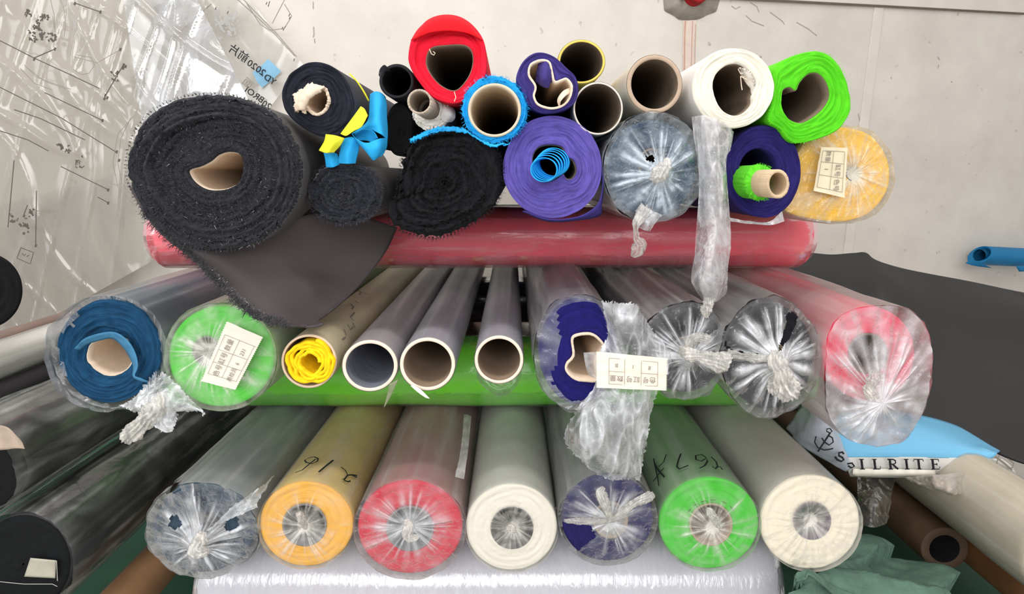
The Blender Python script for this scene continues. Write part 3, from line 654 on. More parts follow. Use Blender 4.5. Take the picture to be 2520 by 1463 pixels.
strokes('printed_marks', [[(880, 716), (888, 720), (884, 727)], [(896, 722), (904, 726)], [(862, 748), (870, 756), (866, 762)], [(872, 770), (862, 782), (870, 790)], [(855, 800), (862, 812), (868, 806)], [(846, 812), (852, 826)], [(868, 796), (874, 808)], [(842, 836), (850, 830)], [(874, 742), (884, 748)]], on_cyl(h, .003), .003, M_print, h['root'])
# yellow cloth pushed into it
ycl = thing('yellow_cloth', 'bright yellow cloth stuffed inside the beige tube', 'cloth', P(762, 945, .99))
YEL = mat('yellow_cloth', (248, 206, 10), .85, .14, 60, .5, 150)
def scroll(name, root, cx, cy, r0, r1, Y, L, turns, m, sq=(1, 1), seed=0, wob=.1, axis=AX, thick=.0012, lead=0.0, ph=0.0):
    n = int(turns*48); V = []; c = P(cx, cy, Y); ax = Vector(axis).normalized(); k = Y/F_PX/1.0*1.08
    for d in (0.0, .01, .03, .1, L):
        for i in range(n + 1):
            f = i/n; th = ph + f*turns*2*math.pi; r = (r0 + (r1 - r0)*f)*k*(1 + wob*nz(math.cos(th)*1.3 + f*2, math.sin(th)*1.3, seed) + .25*wob*nz(th*3, d*20, seed))
            V.append(c + Vector((r*sq[0]*math.cos(th), 0, r*sq[1]*math.sin(th))) + ax*(d + lead*f + .003*nz(th*1.2, 0, seed)*(1 if d < .02 else 0)))
    o = obj(name, V, grid_faces(5, n + 1, closed=False), m, root); md = o.modifiers.new('thickness', 'SOLIDIFY'); md.thickness = thick; md.offset = 0
    return o
scroll('rolled_cloth', ycl, 762, 893, 24, 55, .992, .5, 4.2, YEL, seed=3, wob=.26, thick=.0055)
for lb, a_ in (('grey paper-covered open tube with ridged lining, beside the yellow-stuffed tube', (910, 901, 68, 63)), ('grey open tube in the middle of three, with a white paper curl under its rim', (1052, 897, 68, 65)), ('grey open tube with a clear flap below, nearest the torn navy roll', (1228, 886, 60, 59))):
    h = hollow(lb, *a_, side=(182, 180, 192) if a_[0] != 910 else (186, 178, 182), sname='grey_%d' % a_[0], group=MG, inside=mat('grey_liner', (120, 122, 132), .6, .3, 40, .3, 90, stretch=(1, 12, 1)) if a_[0] == 910 else None, rimcol=(232, 214, 196), seed=a_[0])
    wrap(dict(h), a=.14, grow=.0012, seed=a_[0], wr=.0006, start=0.001, fa=.3, m=FILM_S)
    if a_[0] == 910: sheet('loose_film', [[(958, 945, 1.0), (980, 935, 1.0)], [(952, 975, 1.0), (962, 975, 1.0)], [(944, 1005, 1.0), (948, 1000, 1.0)]], film('green_tinted', tint=(170, 170, 140), bscale=30), h['root'], 6, 14, a=.5, thick=.0006)
    if a_[0] == 1052: sheet('paper_curl', [[(1010, 950, .995), (1018, 948, .995)], [(1028, 966, .99), (1036, 960, .988)], [(1048, 980, .985), (1058, 982, .985)]], mat('white_paper', (240, 238, 230), .6), h['root'], 6, 14, thick=.0006)
    if a_[0] == 1228: sheet('loose_film', [[(1172, 915, 1.003), (1200, 935, 1.0), (1228, 945, 1.0), (1258, 938, 1.0), (1284, 912, 1.003)], [(1176, 935, 1.003), (1202, 950, .996), (1230, 958, .992), (1260, 950, .996), (1281, 932, 1.003)], [(1192, 955, 1.0), (1210, 968, .994), (1232, 976, .99), (1252, 970, .994), (1272, 950, 1.0)]], film('dark_clear', tint=(90, 110, 80), bscale=20, gloss=.7), h['root'], 20, 12, a=.45, af=.1)
r = roll('fabric_roll', 'dark navy roll with a crushed pale core showing through torn film, middle row', ell(1424, 865, 98, 130, wob=.01), 1.0, 1.35,
    poly([(1405, 834), (1420, 821), (1454, 819), (1477, 834), (1489, 857), (1470, 888), (1470, 934), (1443, 938), (1412, 932), (1391, 911), (1393, 892), (1408, 873)]), core=dict(wall=.1, m=M_card_l, out=.006, jag=.002), **fab('deep_navy', (92, 84, 112), (26, 22, 96), .4, 300))
tt = poly([(1380, 758), (1420, 745), (1460, 742), (1478, 760), (1492, 800), (1505, 850), (1480, 900), (1470, 960), (1440, 985), (1400, 985), (1375, 960), (1355, 925), (1374, 890), (1370, 860), (1380, 830), (1372, 790)], 50)
wrap(r, ell(1420, 865, 104, 138, wob=.02, seed=2), a=.28, seed=30, wr=.004, start=-.012); cap(r, (1560, 930), -.02, ell(1420, 865, 104, 138, wob=.02, seed=2), a=.2, folds=80, seed=31, strength=.8, amp=.008, tears=[tt], centre_a=.3, reach=.5)
r = roll('fabric_roll', 'black roll under clear film tied in a knot with its tail pointing right, middle row', ell(1684, 860, 98, 106), 1.01, 1.35, ell(1690, 868, 40, 40), core=dict(m=M_card_d), **fab('black_a', (70, 62, 66), (26, 26, 32), .5))
wrap(r, ell(1684, 860, 104, 113, wob=.03, seed=6), a=.34, seed=33, wr=.005, fa=.6); cap(r, (1690, 872), -.03, ell(1684, 860, 104, 113, wob=.03, seed=6), a=.12, folds=120, seed=34, amp=.008, strength=1.0)
lump('knot', r['root'], [(1672, 862, .98, .006), (1692, 872, .955, .014), (1720, 876, .945, .010), (1750, 884, .94, .013), (1785, 894, .938, .018), (1792, 896, .938, .012)], seed=30, flat=.6, a=.85, k=11)
lump('knot', r['root'], [(1690, 866, .965, .007), (1700, 840, .955, .010), (1718, 830, .95, .008), (1742, 838, .95, .008), (1748, 842, .95, .003)], seed=31, flat=.6, a=.6)
tl = poly([(1940, 770), (1962, 772), (1955, 810), (1930, 850), (1912, 872), (1925, 830)], 20); tl2 = poly([(1785, 838), (1800, 860), (1840, 868), (1880, 880), (1830, 880), (1788, 862)], 20)
r = roll('fabric_roll', 'black roll in clear film with a white star-shaped knot, beside the pink roll', ell(1892, 877, 110, 130), .99, 1.35, ell(1892, 880, 42, 44), core=dict(m=M_card_d), **fab('black_b', (66, 62, 66), (22, 22, 28), .5))
wrap(r, ell(1892, 877, 117, 141, wob=.03, seed=8), a=.36, seed=36, wr=.005, fa=.6); cap(r, (1908, 884), -.03, ell(1892, 877, 117, 141, wob=.03, seed=8), a=.10, folds=110, seed=37, amp=.008, strength=1.1, tears=[tl, tl2])
lump('knot', r['root'], [(1906, 870, .955, .008), (1912, 890, .935, .015), (1922, 910, .93, .013), (1930, 935, .93, .017), (1942, 962, .93, .022), (1950, 975, .935, .008)], seed=36, k=11)
lump('knot', r['root'], [(1925, 915, .935, .008), (1912, 945, .935, .015), (1905, 968, .94, .009)], seed=38, k=11)
lump('knot', r['root'], [(1905, 886, .95, .005), (1860, 882, .955, .008), (1820, 876, .955, .006), (1790, 872, .955, .010)], seed=39, flat=.5, a=.55)
r = roll('fabric_roll', 'coral pink roll in loose milky film, right end of the middle row', ell(2140, 872, 113, 116), .985, 1.4, ell(2135, 870, 48, 50), core=dict(m=M_card_d, wall=.1), **fab('coral', (232, 92, 110), (236, 72, 100), .15))
wrap(r, poly([(2260, 870), (2245, 800), (2200, 755), (2120, 750), (2050, 770), (2018, 830), (2015, 920), (2020, 1000), (2060, 1055), (2110, 1072), (2160, 1072), (2205, 1052), (2245, 980)]), a=.27, seed=40, wr=.004, start=-.03, fa=.4)
cap(r, (2142, 975), -.035, poly([(2260, 870), (2245, 800), (2200, 755), (2120, 750), (2050, 770), (2018, 830), (2015, 920), (2020, 1000), (2060, 1055), (2110, 1072), (2160, 1072), (2205, 1052), (2245, 980)]), front=-.03, a=.45, folds=95, seed=41, amp=.01, strength=.6, centre_a=.7)
lump('knot', r['root'], [(2130, 950, .95, .006), (2141, 965, .94, .011), (2148, 985, .935, .008)], seed=40)
lump('knot', r['root'], [(2141, 960, .94, .006), (2150, 935, .935, .012), (2156, 912, .935, .007)], seed=43, a=.5, flat=.6)
# ticket under film hanging from the torn wrapping, with a loose bag end
bg = thing('hanging_film_bag', 'crumpled clear film bag end hanging below the paper ticket in the middle row', 'plastic film', P(1520, 1180, .93))
sheet('crumpled_film', [[(1490, 740, .975), (1520, 745, .962), (1550, 748, .958), (1582, 775, .965)], [(1500, 820, .965), (1530, 815, .952), (1575, 810, .95), (1610, 815, .96)], [(1472, 880, .958), (1530, 880, .945), (1590, 880, .945), (1650, 880, .958)],
    [(1462, 960, .952), (1500, 970, .93), (1560, 975, .93), (1612, 965, .945)], [(1400, 1066, .948), (1460, 1070, .915), (1530, 1070, .92), (1594, 1062, .94)], [(1440, 1115, .945), (1480, 1125, .92), (1535, 1125, .92), (1590, 1110, .935)], [(1482, 1158, .945), (1510, 1172, .93), (1545, 1180, .93), (1570, 1178, .94)]],
    FILM, bg, 100, 150, crumple=.0055, cscale=20, cst=(1.5, 1, .45), amp=.008, scale=9, a=.2, af=.75, edge=.006, seed=11)
sheet('crumpled_film', [[(1470, 960, .962), (1530, 965, .955), (1600, 965, .958)], [(1430, 1060, .962), (1510, 1065, .95), (1588, 1060, .955)], [(1495, 1150, .958), (1535, 1160, .95), (1572, 1160, .955)]], FILM, bg, 40, 50, crumple=.004, cscale=22, cst=(1.4, 1, .5), a=.12, af=.6, edge=.004, seed=15)
tk = thing('paper_ticket', 'cream pinked paper ticket with a printed table on the hanging film bag', 'paper label', P(1555, 958, .925))
label_tag(tk, [(1470, 866), (1640, 882), (1638, 962), (1470, 955)], lambda s, t: .914 + .012*abs(s - .5), [[(.17, .15), (.88, .15)], [(.17, .52), (.88, .52)], [(.17, .88), (.88, .88)], [(.17, .15), (.17, .88)], [(.4, .15), (.4, .88)], [(.64, .15), (.64, .88)], [(.88, .15), (.88, .88)]],
    txt=[('色号', .76, .7, .011, -.2, 0), ('缸号', .52, .7, .011, -.2, 0), ('数量', .28, .7, .011, -.2, 0), ('8', .76, .34, .009, -.2, 0), ('1', .52, .34, .009, -.2, 0), ('B', .28, .34, .009, -.2, 0)], name='ticket_paper', m=mat('ticket_paper', (234, 222, 206), .6, .04, 50, .15, 200))
sheet('clear_tape', [[(1436, 868, .935), (1472, 866, .925)], [(1442, 905, .935), (1476, 900, .925)], [(1450, 925, .94), (1474, 935, .93)]], FILM, tk, 8, 10, a=.25, amp=.001)
#---- third row
big_out = poly([(311, 394), (335, 322), (381, 271), (445, 242), (525, 232), (593, 242), (661, 271), (712, 326), (737, 390), (737, 458), (716, 517), (661, 580), (593, 610), (517, 617), (445, 602), (381, 555), (339, 500), (316, 445)], 140)
big_hole = poly([(460, 420), (490, 409), (515, 396), (535, 380), (562, 373), (589, 381), (597, 407), (589, 445), (555, 466), (509, 468), (475, 449)], 140)
FL = dict(mf=mat_face('fleece', (42, 42, 48), .55, 260, bump=1.0, sheen=.05, ang=40), ms=mat('side_fleece', (92, 89, 88), .8, .08, 20, .15, 500))
def stepf(t): return (.010 if .25 < t < .62 else (.004 if t <= .25 else 0)) - .006*math.exp(-((t - .66)/.03)**2)
r = roll('fleece_roll', 'huge thick black fleece roll, the largest, leaning out at the upper left', big_out, .93, 1.4, big_hole, axis=(-.10, 1, 0), tilt=True, rings=44, amp=.0035, prof=stepf, rag=.004, rnd=.010, core=dict(wall=.03, m=M_card_l, out=-.01), **FL)
M_fz = mat('black_fibre', (40, 40, 47), .9, .2, 60, 0, sheen=.3); M_fl = mat('grey_lint', (150, 152, 156), .9, .2, 60, 0)
M_silver = mat('silver_thread', (190, 190, 190), .3, .2, 200, 0, metal=.6)
BIG = r
fuzz('fibres', r['root'], face_pts(r, 6000, 1, .16), .0048, M_fz, 1)
fuzz('lint', r['root'], face_pts(r, 260, 2, .15), .006, M_fl, 2, .0003)
dr = sheet('fleece_flap', [[(316, 460, .935), (420, 545, .96), (560, 560, 1.0), (700, 540, 1.05), (840, 520, 1.12), (975, 560, 1.22)], [(380, 560, .935), (470, 600, .95), (590, 630, .99), (720, 640, 1.05), (830, 640, 1.12), (948, 618, 1.2)], [(470, 635, .94), (545, 660, .96), (640, 690, .985), (750, 700, 1.04), (830, 700, 1.1), (896, 690, 1.15)], [(545, 710, .945), (610, 735, .96), (680, 755, .98), (745, 760, 1.02), (800, 760, 1.06), (835, 752, 1.08)], [(600, 762, .95), (660, 785, .955), (705, 795, .97), (745, 798, .99), (775, 790, 1.01), (785, 786, 1.02)], [(630, 786, .95), (670, 798, .955), (710, 803, .96), (745, 804, .98), (775, 802, .99), (796, 796, 1.0)]],
    mat('fleece_backing', (82, 75, 75), .75, .07, 14, .12, 500), r['root'], 60, 60, amp=.004, scale=9, thick=.004, label='grey-black backing cloth hanging down from the roll')
sel = [(345, 520), (380, 562), (420, 600), (470, 638), (510, 678), (545, 712), (580, 748), (610, 772), (650, 792), (700, 800)]
fp = []; rr = random.Random(9)
for _ in range(1500):
    i = rr.randrange(len(sel) - 1); f = rr.random(); a, b_ = sel[i], sel[i+1]
    fp.append((P(a[0] + (b_[0]-a[0])*f + rr.uniform(-4, 22), a[1] + (b_[1]-a[1])*f + rr.uniform(-16, 4), .938 + rr.uniform(-.006, .004)), Vector((-.5, -.6, -.3))))
fuzz('selvage_fringe', r['root'], fp, .009, M_fz, 3, .0006)
fp = []
for _ in range(130):
    i = rr.randrange(4, 8); f = rr.random(); a, b_ = sel[i], sel[i+1]
    fp.append((P(a[0] + (b_[0]-a[0])*f + 14 + rr.uniform(-4, 4), a[1] + (b_[1]-a[1])*f - 14 + rr.uniform(-3, 3), .932), Vector((.2, -.8, .4))))
fuzz('silver_threads', r['root'], fp, .003, M_silver, 4, .0004)
DG = 'dark fleece rolls'
r = roll('fleece_roll', 'small dark charcoal fleece roll just right of the huge black one', poly([(938, 478), (930, 440), (905, 415), (860, 407), (800, 410), (770, 440), (757, 480), (775, 520), (810, 545), (860, 551), (905, 535), (930, 510)]), 1.0, 1.3, None, rings=26, amp=.005, rag=.004, rnd=.008, mf=mat_face('fleece_b', (38, 40, 48), .6, 200, bump=1.0, sheen=.25, ang=18), ms=FL['ms'])
fuzz('fibres', r['root'], face_pts(r, 1500, 5, .3), .006, mat('blue_black_fibre', (60, 64, 76), .9, .2, 60, 0), 5)
r = roll('fleece_roll', 'fuzzy jet black roll left of the big purple roll', poly([(1235, 430), (1222, 370), (1180, 328), (1110, 318), (1040, 330), (1000, 375), (985, 430), (975, 490), (955, 500), (953, 530), (975, 560), (1030, 578), (1080, 582), (1140, 560), (1190, 530), (1225, 490)]), 1.0, 1.3, None, rings=30, amp=.006, rag=.006, rnd=.008, mf=mat_face('fleece_c', (20, 20, 24), .5, 200, bump=1.0, sheen=.02, ang=18), ms=mat('side_black', (30, 30, 34), .85))
fuzz('fibres', r['root'], face_pts(r, 2600, 6, .4), .008, mat('jet_fibre', (24, 24, 28), .9, .2, 60, 0), 6)
r = roll('fabric_roll', 'thin black roll standing out of the dark gap under the small black tube', ell(982, 318, 34, 66), 1.07, 1.2, None, **fab('black_c', (30, 30, 32), (18, 18, 20), .4))
r = roll('fabric_roll', 'large purple roll whose core holds a rolled bright blue sheet', ell(1360, 412, 122, 127, wob=.008, seed=3), 1.0, 1.3, poly([(1312, 420), (1310, 385), (1325, 362), (1355, 355), (1385, 362), (1394, 385), (1412, 395), (1420, 420), (1410, 440), (1395, 442), (1385, 430), (1370, 440), (1345, 448), (1322, 442)]), rings=34, amp=.0018, core=dict(wall=.05, m=M_card_d, out=-.004), prof=lambda t: -.006*max(0, 1 - t*3) , **fab('purple', (62, 52, 120), (92, 80, 160), .42, 280))
sheet('loose_edge', [[(1480, 400, 1.0), (1484, 440, 1.0), (1480, 480, 1.0), (1465, 510, 1.0), (1420, 535, 1.0), (1350, 540, 1.0), (1290, 520, 1.0)], [(1482, 430, 1.02), (1484, 470, 1.02), (1480, 505, 1.02), (1476, 530, 1.02), (1430, 541, 1.02), (1350, 545, 1.02), (1285, 520, 1.01)]], mat('purple_dark', (56, 46, 116), .85), r['root'], 40, 4, thick=.002)
bs = thing('blue_sheet_roll', 'bright blue rolled sheet poking out of the large purple roll', 'rolled sheet', P(1340, 445, .95))
BLU = mat('bright_blue', (26, 158, 224), .6, .08, 20, .1, 200)
for k_, (cx, cy, rad_, Y_) in enumerate([(1338, 418, 33, .945), (1343, 413, 34.5, .953), (1348, 409, 35.5, .961), (1353, 405, 37, .969), (1357, 402, 38, .977), (1361, 399, 38.5, .985)]):
    O = unproj(ell(cx, cy, rad_, rad_*.92), Y_, AX, False)
    V = [p for p in O] + [p + Vector((.004, .02, .0)) for p in O] + [p + Vector((.01, .12, .0)) for p in O]
    o = obj('sheet_layer', V, grid_faces(3, len(O)), BLU, bs); md = o.modifiers.new('thickness', 'SOLIDIFY'); md.thickness = .0012
r = roll('fabric_roll', 'steel blue roll in crinkled clear film, radial knot, right of the purple roll', ell(1605, 415, 108, 120), 1.0, 1.3, ell(1605, 405, 36, 40), core=dict(m=M_card_d), **fab('steel', (96, 120, 140), (40, 62, 84), .5))
wrap(r, ell(1605, 412, 116, 131, wob=.02, seed=9), a=.42, seed=50, wr=.004); cap(r, (1622, 430), -.02, ell(1605, 412, 116, 131, wob=.02, seed=9), a=.2, folds=120, seed=51, amp=.007, strength=1.0, m=film('bluish_film', tint=(208, 220, 232), rough=.16, bump=.8, bscale=45), tears=[poly([(1590, 385), (1606, 382), (1610, 395), (1595, 398)], 10)])
lump('knot', r['root'], [(1612, 440, .965, .010), (1626, 425, .95, .014), (1638, 405, .945, .009), (1642, 392, .95, .004)], seed=50)
lump('knot', r['root'], [(1590, 520, .98, .014), (1572, 540, .965, .010), (1565, 560, .962, .005), (1566, 585, .962, .005), (1575, 600, .962, .010), (1568, 618, .962, .012), (1556, 632, .965, .003)], seed=52, a=.5, k=9)
sheet('loose_film', [[(1575, 505, .985), (1605, 520, .975), (1630, 530, .985)], [(1560, 540, .975), (1590, 548, .968), (1615, 545, .975)], [(1570, 560, .975), (1590, 568, .97), (1600, 570, .975)]], FILM, r['root'], 20, 20, crumple=.004, a=.4, af=.8)
hs = thing('hanging_film_sleeve', 'long clear film sleeve hanging from a thin bagged tube over the coral roll', 'plastic film', P(1740, 775, .945))
O = unproj(ell(1771, 338, 30, 32), .975, AX, False); cc = centre(O)
obj('clear_tube', [p + Vector((0, d, 0)) + (cc - p)*(.0 if d < .1 else 0) for d in (0, .01, .06, .3) for p in O] , grid_faces(4, len(O)), FILM, hs, attr=[.35 + .4*abs(nz(i*.3, 2)) for i in range(4*len(O))])
h = hollow('small brown cardboard tube inside the clear hanging sleeve', 1771, 338, 22, 24, Y=.99, L=.5, side=(150, 132, 116), sname='small_brown', wall=.2)
sheet('film_sleeve', [[(1706, 288, .985), (1735, 285, .97), (1775, 298, .965), (1803, 325, .975)], [(1710, 345, .98), (1740, 340, .962), (1772, 368, .955), (1800, 365, .968)], [(1716, 410, .972), (1742, 405, .955), (1765, 400, .95), (1788, 395, .96)], [(1728, 490, .965), (1745, 490, .945), (1768, 488, .945), (1787, 480, .955)], [(1722, 560, .96), (1748, 560, .938), (1772, 560, .938), (1797, 560, .95)], [(1706, 650, .955), (1738, 650, .93), (1765, 650, .93), (1790, 655, .945)], [(1708, 700, .955), (1735, 705, .932), (1765, 710, .932), (1788, 715, .945)], [(1732, 742, .95), (1742, 745, .94), (1752, 745, .94), (1762, 740, .945)]],
    film('sleeve_hanging', tint=(214, 210, 212), rough=.15, bump=.7, bscale=30), hs, 50, 130, crumple=.003, cscale=24, cst=(1.6, 1, .35), amp=.003, scale=18, a=.3, af=.7, seed=21)
sheet('film_back', [[(1712, 300, .99), (1755, 300, .985), (1795, 330, .985)], [(1720, 450, .975), (1755, 450, .972), (1785, 450, .972)], [(1710, 650, .965), (1745, 650, .962), (1786, 650, .962)], [(1734, 740, .955), (1747, 744, .952), (1760, 740, .952)]], FILM, hs, 16, 60, crumple=.003, a=.2, af=.5)
lump('knot', hs, [(1745, 735, .945, .010), (1742, 752, .942, .008), (1738, 765, .942, .009), (1738, 780, .945, .004)], seed=60, k=11)
r = roll('fabric_roll', 'dark navy roll with a smaller green cloth tube sticking out of its core', ell(1879, 422, 93, 114, wob=.012, seed=4), 1.0, 1.3, ell(1868, 425, 50, 60), rings=26, amp=.002, **fab('ink_navy', (36, 28, 88), (38, 30, 96), .35, 300))
sheet('loose_film', [[(1795, 535, 1.0), (1840, 545, .99), (1890, 548, .99), (1925, 520, .99)], [(1800, 545, 1.0), (1845, 552, .985), (1892, 556, .985), (1930, 545, .99)]], FILM, r['root'], 20, 4, crumple=.002, a=.5)
gt = thing('green_cloth_tube', 'cardboard tube wrapped with frayed green cloth sticking out of the navy roll', 'fabric roll', P(1880, 490, .93))
def skin(name, root, outline, Y, Lf, m, Yback=None, thick=0.0, rag=0.0, ax=AX, cl=False, label=None):
    O = unproj(outline, Y, ax, False); c = centre(O); N = len(O); V = []
    for d in (0.0, .006, .03, Lf):
        for j, p in enumerate(O):
            n = (p - c).normalized(); V.append(p + n*(rag*nz(j*.9, d*90, 1) if d < .02 else 0) + Vector(ax)*(d + (rag*1.5*nz(j*1.1, 5, 2) if d == 0 else 0)))
    F = grid_faces(4, N)
    if cl: V.append(c + Vector(ax)*.001); F += [(len(V)-1, (j+1) % N, j) for j in range(N)]
    o = obj(name, V, F, m, root, label=label)
    if thick: md = o.modifiers.new('thickness', 'SOLIDIFY'); md.thickness = thick
    return O
GRN = mat('leaf_green', (92, 200, 40), .85, .15, 50, .4, 200)
skin('green_cloth', gt, ell(1872, 449, 38, 43), .945, .3, GRN, rag=.003, cl=True)
O = unproj(ell(1915, 453, 28, 36), .885, AX, False); c = centre(O); N = len(O); V = []
for sc, d in ((1, .25), (1, .05), (1, 0), (.78, -.0004), (.76, .002), (.76, .06), (.76, .2)):
    for j in range(N): V.append(c + (O[j] - c)*sc + Vector((0, d + (.003*abs(nz(j*.35, 2)) if sc > .8 and d == 0 else 0), 0)))
for j in range(N): V.append(c + (O[j] - c)*.02 + Vector((0, .2, 0)))
obj('cardboard_core', V, grid_faces(8, N), mat('tan_tube', (196, 172, 140), .9, .12, 40, .2, 200), gt)
fp = [(P(1872 + 40*math.cos(a), 449 + 44*math.sin(a), .944), Vector((math.cos(a), -.5, -math.sin(a)))) for a in [rr.uniform(0, 6.28) for _ in range(160)]]
fuzz('frayed_threads', gt, fp, .003, GRN, 8, .0004)
r = roll('fabric_roll', 'golden yellow roll in clear film with a paper label, far right of the upper stack', poly([(2192, 430), (2180, 380), (2145, 335), (2090, 315), (2030, 318), (1985, 345), (1955, 400), (1935, 460), (1930, 510), (1960, 530), (2020, 542), (2080, 545), (2140, 525), (2180, 480)]), 1.04, 1.3, ell(2098, 428, 18, 18), core=dict(m=MATS['grey_core']), **fab('golden', (226, 190, 110), (244, 190, 52), .18, 420))
wrap(r, a=.42, seed=70, wr=.003); cap(r, (2100, 428), .0, a=.26, folds=110, seed=71, amp=.004, strength=.5, m=film('golden_film', tint=(232, 224, 204), rough=.16, bump=.6, bscale=35), centre_a=.6)
label_tag(r['root'], [(2022, 362), (2085, 364), (2078, 487), (2003, 470)], 1.018, [[(.1, .08), (.9, .08)], [(.08, .33), (.92, .33)], [(.08, .62), (.92, .62)], [(.08, .9), (.92, .9)], [(.08, .08), (.08, .9)], [(.5, .08), (.5, .9)], [(.92, .08), (.92, .9)]], txt=[('色号', .7, .78, .010, 0, .1), ('缸号', .7, .48, .010, 0, .1), ('数量', .3, .2, .009, 0, .1), ('1', .3, .48, .009, 0, .1)], m=mat('label_under_film', (222, 208, 180), .5, .05, 50, .15, 200))
#---- cloth scraps between the rolls
cs = thing('blue_cloth', 'bright blue cloth folded in a cone between the black rolls', 'cloth', P(920, 394, .98))
BC = mat('blue_cloth', (34, 158, 218), .8, .06, 14, .12, 400)
sheet('folded_cloth', [[(910, 232, 1.03), (922, 226, 1.02), (936, 230, 1.02), (947, 240, 1.03)], [(908, 270, 1.01), (920, 265, .99), (936, 265, .99), (950, 275, 1.01)], [(900, 300, 1.0), (918, 300, .975), (938, 305, .975), (953, 315, 1.0)], [(866, 330, .99), (905, 318, .985), (935, 330, .97), (953, 345, .985)]], BC, cs, 40, 40, amp=.002, scale=20, thick=.0012)
sheet('fold', [[(866, 329, .985), (880, 344, .965), (905, 352, .958), (932, 342, .958), (953, 340, .985)], [(872, 338, .985), (886, 356, .968), (908, 368, .955), (934, 362, .955), (953, 356, .983)], [(884, 348, .985), (898, 370, .97), (912, 384, .958), (934, 380, .96), (951, 366, .98)], [(900, 366, .985), (908, 382, .975), (918, 395, .965), (930, 390, .966), (944, 378, .978)]], BC, cs, 36, 30, amp=.001, thick=.0012)
sheet('fold', [[(872, 331, .99), (895, 318, .985), (918, 322, .98), (930, 340, .975)], [(876, 340, 1.0), (896, 330, .995), (912, 334, .99), (922, 346, .985)], [(882, 346, 1.0), (898, 346, 1.0), (908, 348, .995), (916, 352, .99)]], BC, cs, 24, 16, thick=.001)
sheet('fold', [[(848, 342, .985), (868, 338, .975), (886, 352, .985)], [(836, 380, .98), (855, 378, .968), (882, 375, .98)], [(832, 402, .98), (855, 404, .97), (876, 403, .98)]], BC, cs, 20, 20, amp=.002, thick=.0012)
sheet('fold', [[(795, 370, .995), (812, 372, .985), (830, 380, .995)], [(800, 390, .99), (815, 395, .985), (835, 395, .995)], [(803, 412, .99), (820, 412, .985), (836, 405, .995)]], BC, cs, 16, 16, thick=.0012)
ys = thing('yellow_cloth_scrap', 'two lemon yellow cloth strips in front of the blue folded cloth', 'cloth', P(820, 380, .96))
YC = mat('lemon_cloth', (226, 222, 50), .8, .06, 20, .1, 400)
sheet('upper_strip', [[(888, 262, .975), (897, 268, .972), (905, 284, .97)], [(868, 290, .968), (880, 300, .966), (890, 312, .966)], [(838, 330, .965), (852, 334, .96), (868, 324, .96)]], YC, ys, 16, 24, amp=.002, thick=.0012)
sheet('lower_strip', [[(804, 332, .972), (825, 334, .962), (848, 340, .968)], [(800, 350, .968), (818, 352, .955), (838, 358, .966)], [(786, 372, .965), (803, 377, .955), (822, 376, .962)]], YC, ys, 20, 16, amp=.002, thick=.0012)
#---- top row
r = roll('fabric_roll', 'black roll with a torn pale paper core, left of the small black tube', poly([(693, 237), (707, 191), (740, 160), (774, 151), (817, 163), (850, 194), (868, 237), (871, 275), (858, 310), (828, 332), (791, 337), (745, 314), (707, 280)]), .985, 1.2, ell(781, 247, 35, 37, wob=.05), core=dict(wall=.18, m=M_card_l, out=.004, jag=.006), rings=26, amp=.0025, **fab('charcoal', (58, 60, 66), (32, 34, 44), .45, 300))
sheet('torn_paper', [[(724, 232, .975), (745, 218, .965), (770, 208, .965), (800, 214, .97)], [(728, 250, .972), (742, 240, .96), (760, 235, .958), (785, 226, .968)], [(728, 270, .972), (740, 268, .962), (752, 262, .965), (758, 245, .972)], [(732, 273, .975), (740, 270, .97), (750, 278, .97), (756, 262, .978)]], M_card_l, r['root'], 24, 24, crumple=.003, cscale=45, thick=.001, edge=.004)
sheet('yellow_band', [[(858, 182, 1.08), (876, 200, 1.07), (893, 226, 1.06), (906, 250, 1.06)], [(862, 181, 1.08), (880, 200, 1.07), (897, 225, 1.06), (909, 248, 1.06)]], YC, r['root'], 20, 3, thick=.001)
h = hollow('small black open tube beside the red roll', 976, 200, 42, 42, Y=1.02, L=1.1, side=(36, 36, 40), sname='black_paper', wall=.16, rimcol=(34, 34, 38), inside=mat('black_inside', (24, 24, 28), .8), name='black_tube')
sheet('paper_flap', [[(932, 185, 1.02), (935, 170, 1.018), (946, 160, 1.012), (958, 172, 1.018)], [(936, 192, 1.02), (942, 182, 1.02), (950, 176, 1.02), (962, 176, 1.025)]], MATS['tube_black_paper'], h['root'], 16, 6, thick=.0012)
r = roll('fabric_roll', 'bright red roll, the topmost of the stack', poly([(1005, 136), (1016, 89), (1050, 52), (1101, 37), (1150, 51), (1187, 93), (1197, 140), (1194, 190), (1162, 237), (1118, 256), (1067, 241), (1029, 199), (1010, 165)]), 1.0, 1.2, poly([(1048, 153), (1060, 119), (1101, 111), (1143, 111), (1162, 127), (1164, 161), (1151, 195), (1122, 224), (1088, 214), (1060, 185)]), core=dict(wall=.035, m=M_card_d, out=.001), rings=22, amp=.0015, rnd=.006, prof=lambda t: -.006*(1 if t > .62 else 0), **fab('red', (236, 16, 30), (226, 26, 52), .12, 300))
sheet('loose_flap', [[(1012, 100, .99), (1050, 52, .988), (1101, 38, .985), (1150, 52, .988), (1188, 100, .99)], [(1020, 96, .984), (1055, 62, .978), (1101, 50, .976), (1148, 62, .978), (1182, 96, .984)], [(1030, 90, .984), (1060, 80, .979), (1103, 76, .977), (1142, 80, .979), (1172, 90, .984)]], MATS['side_red'], r['root'], 30, 12, thick=.0015, amp=.0008)
strokes('loose_thread', [[(1057, 121), (1062, 133), (1068, 136), (1071, 131), (1066, 127)], [(1118, 226), (1122, 240), (1118, 250)]], lambda u, v: (P(u, v, .988), Vector((0, -1, 0))), .0012, M_card_l, r['root'])
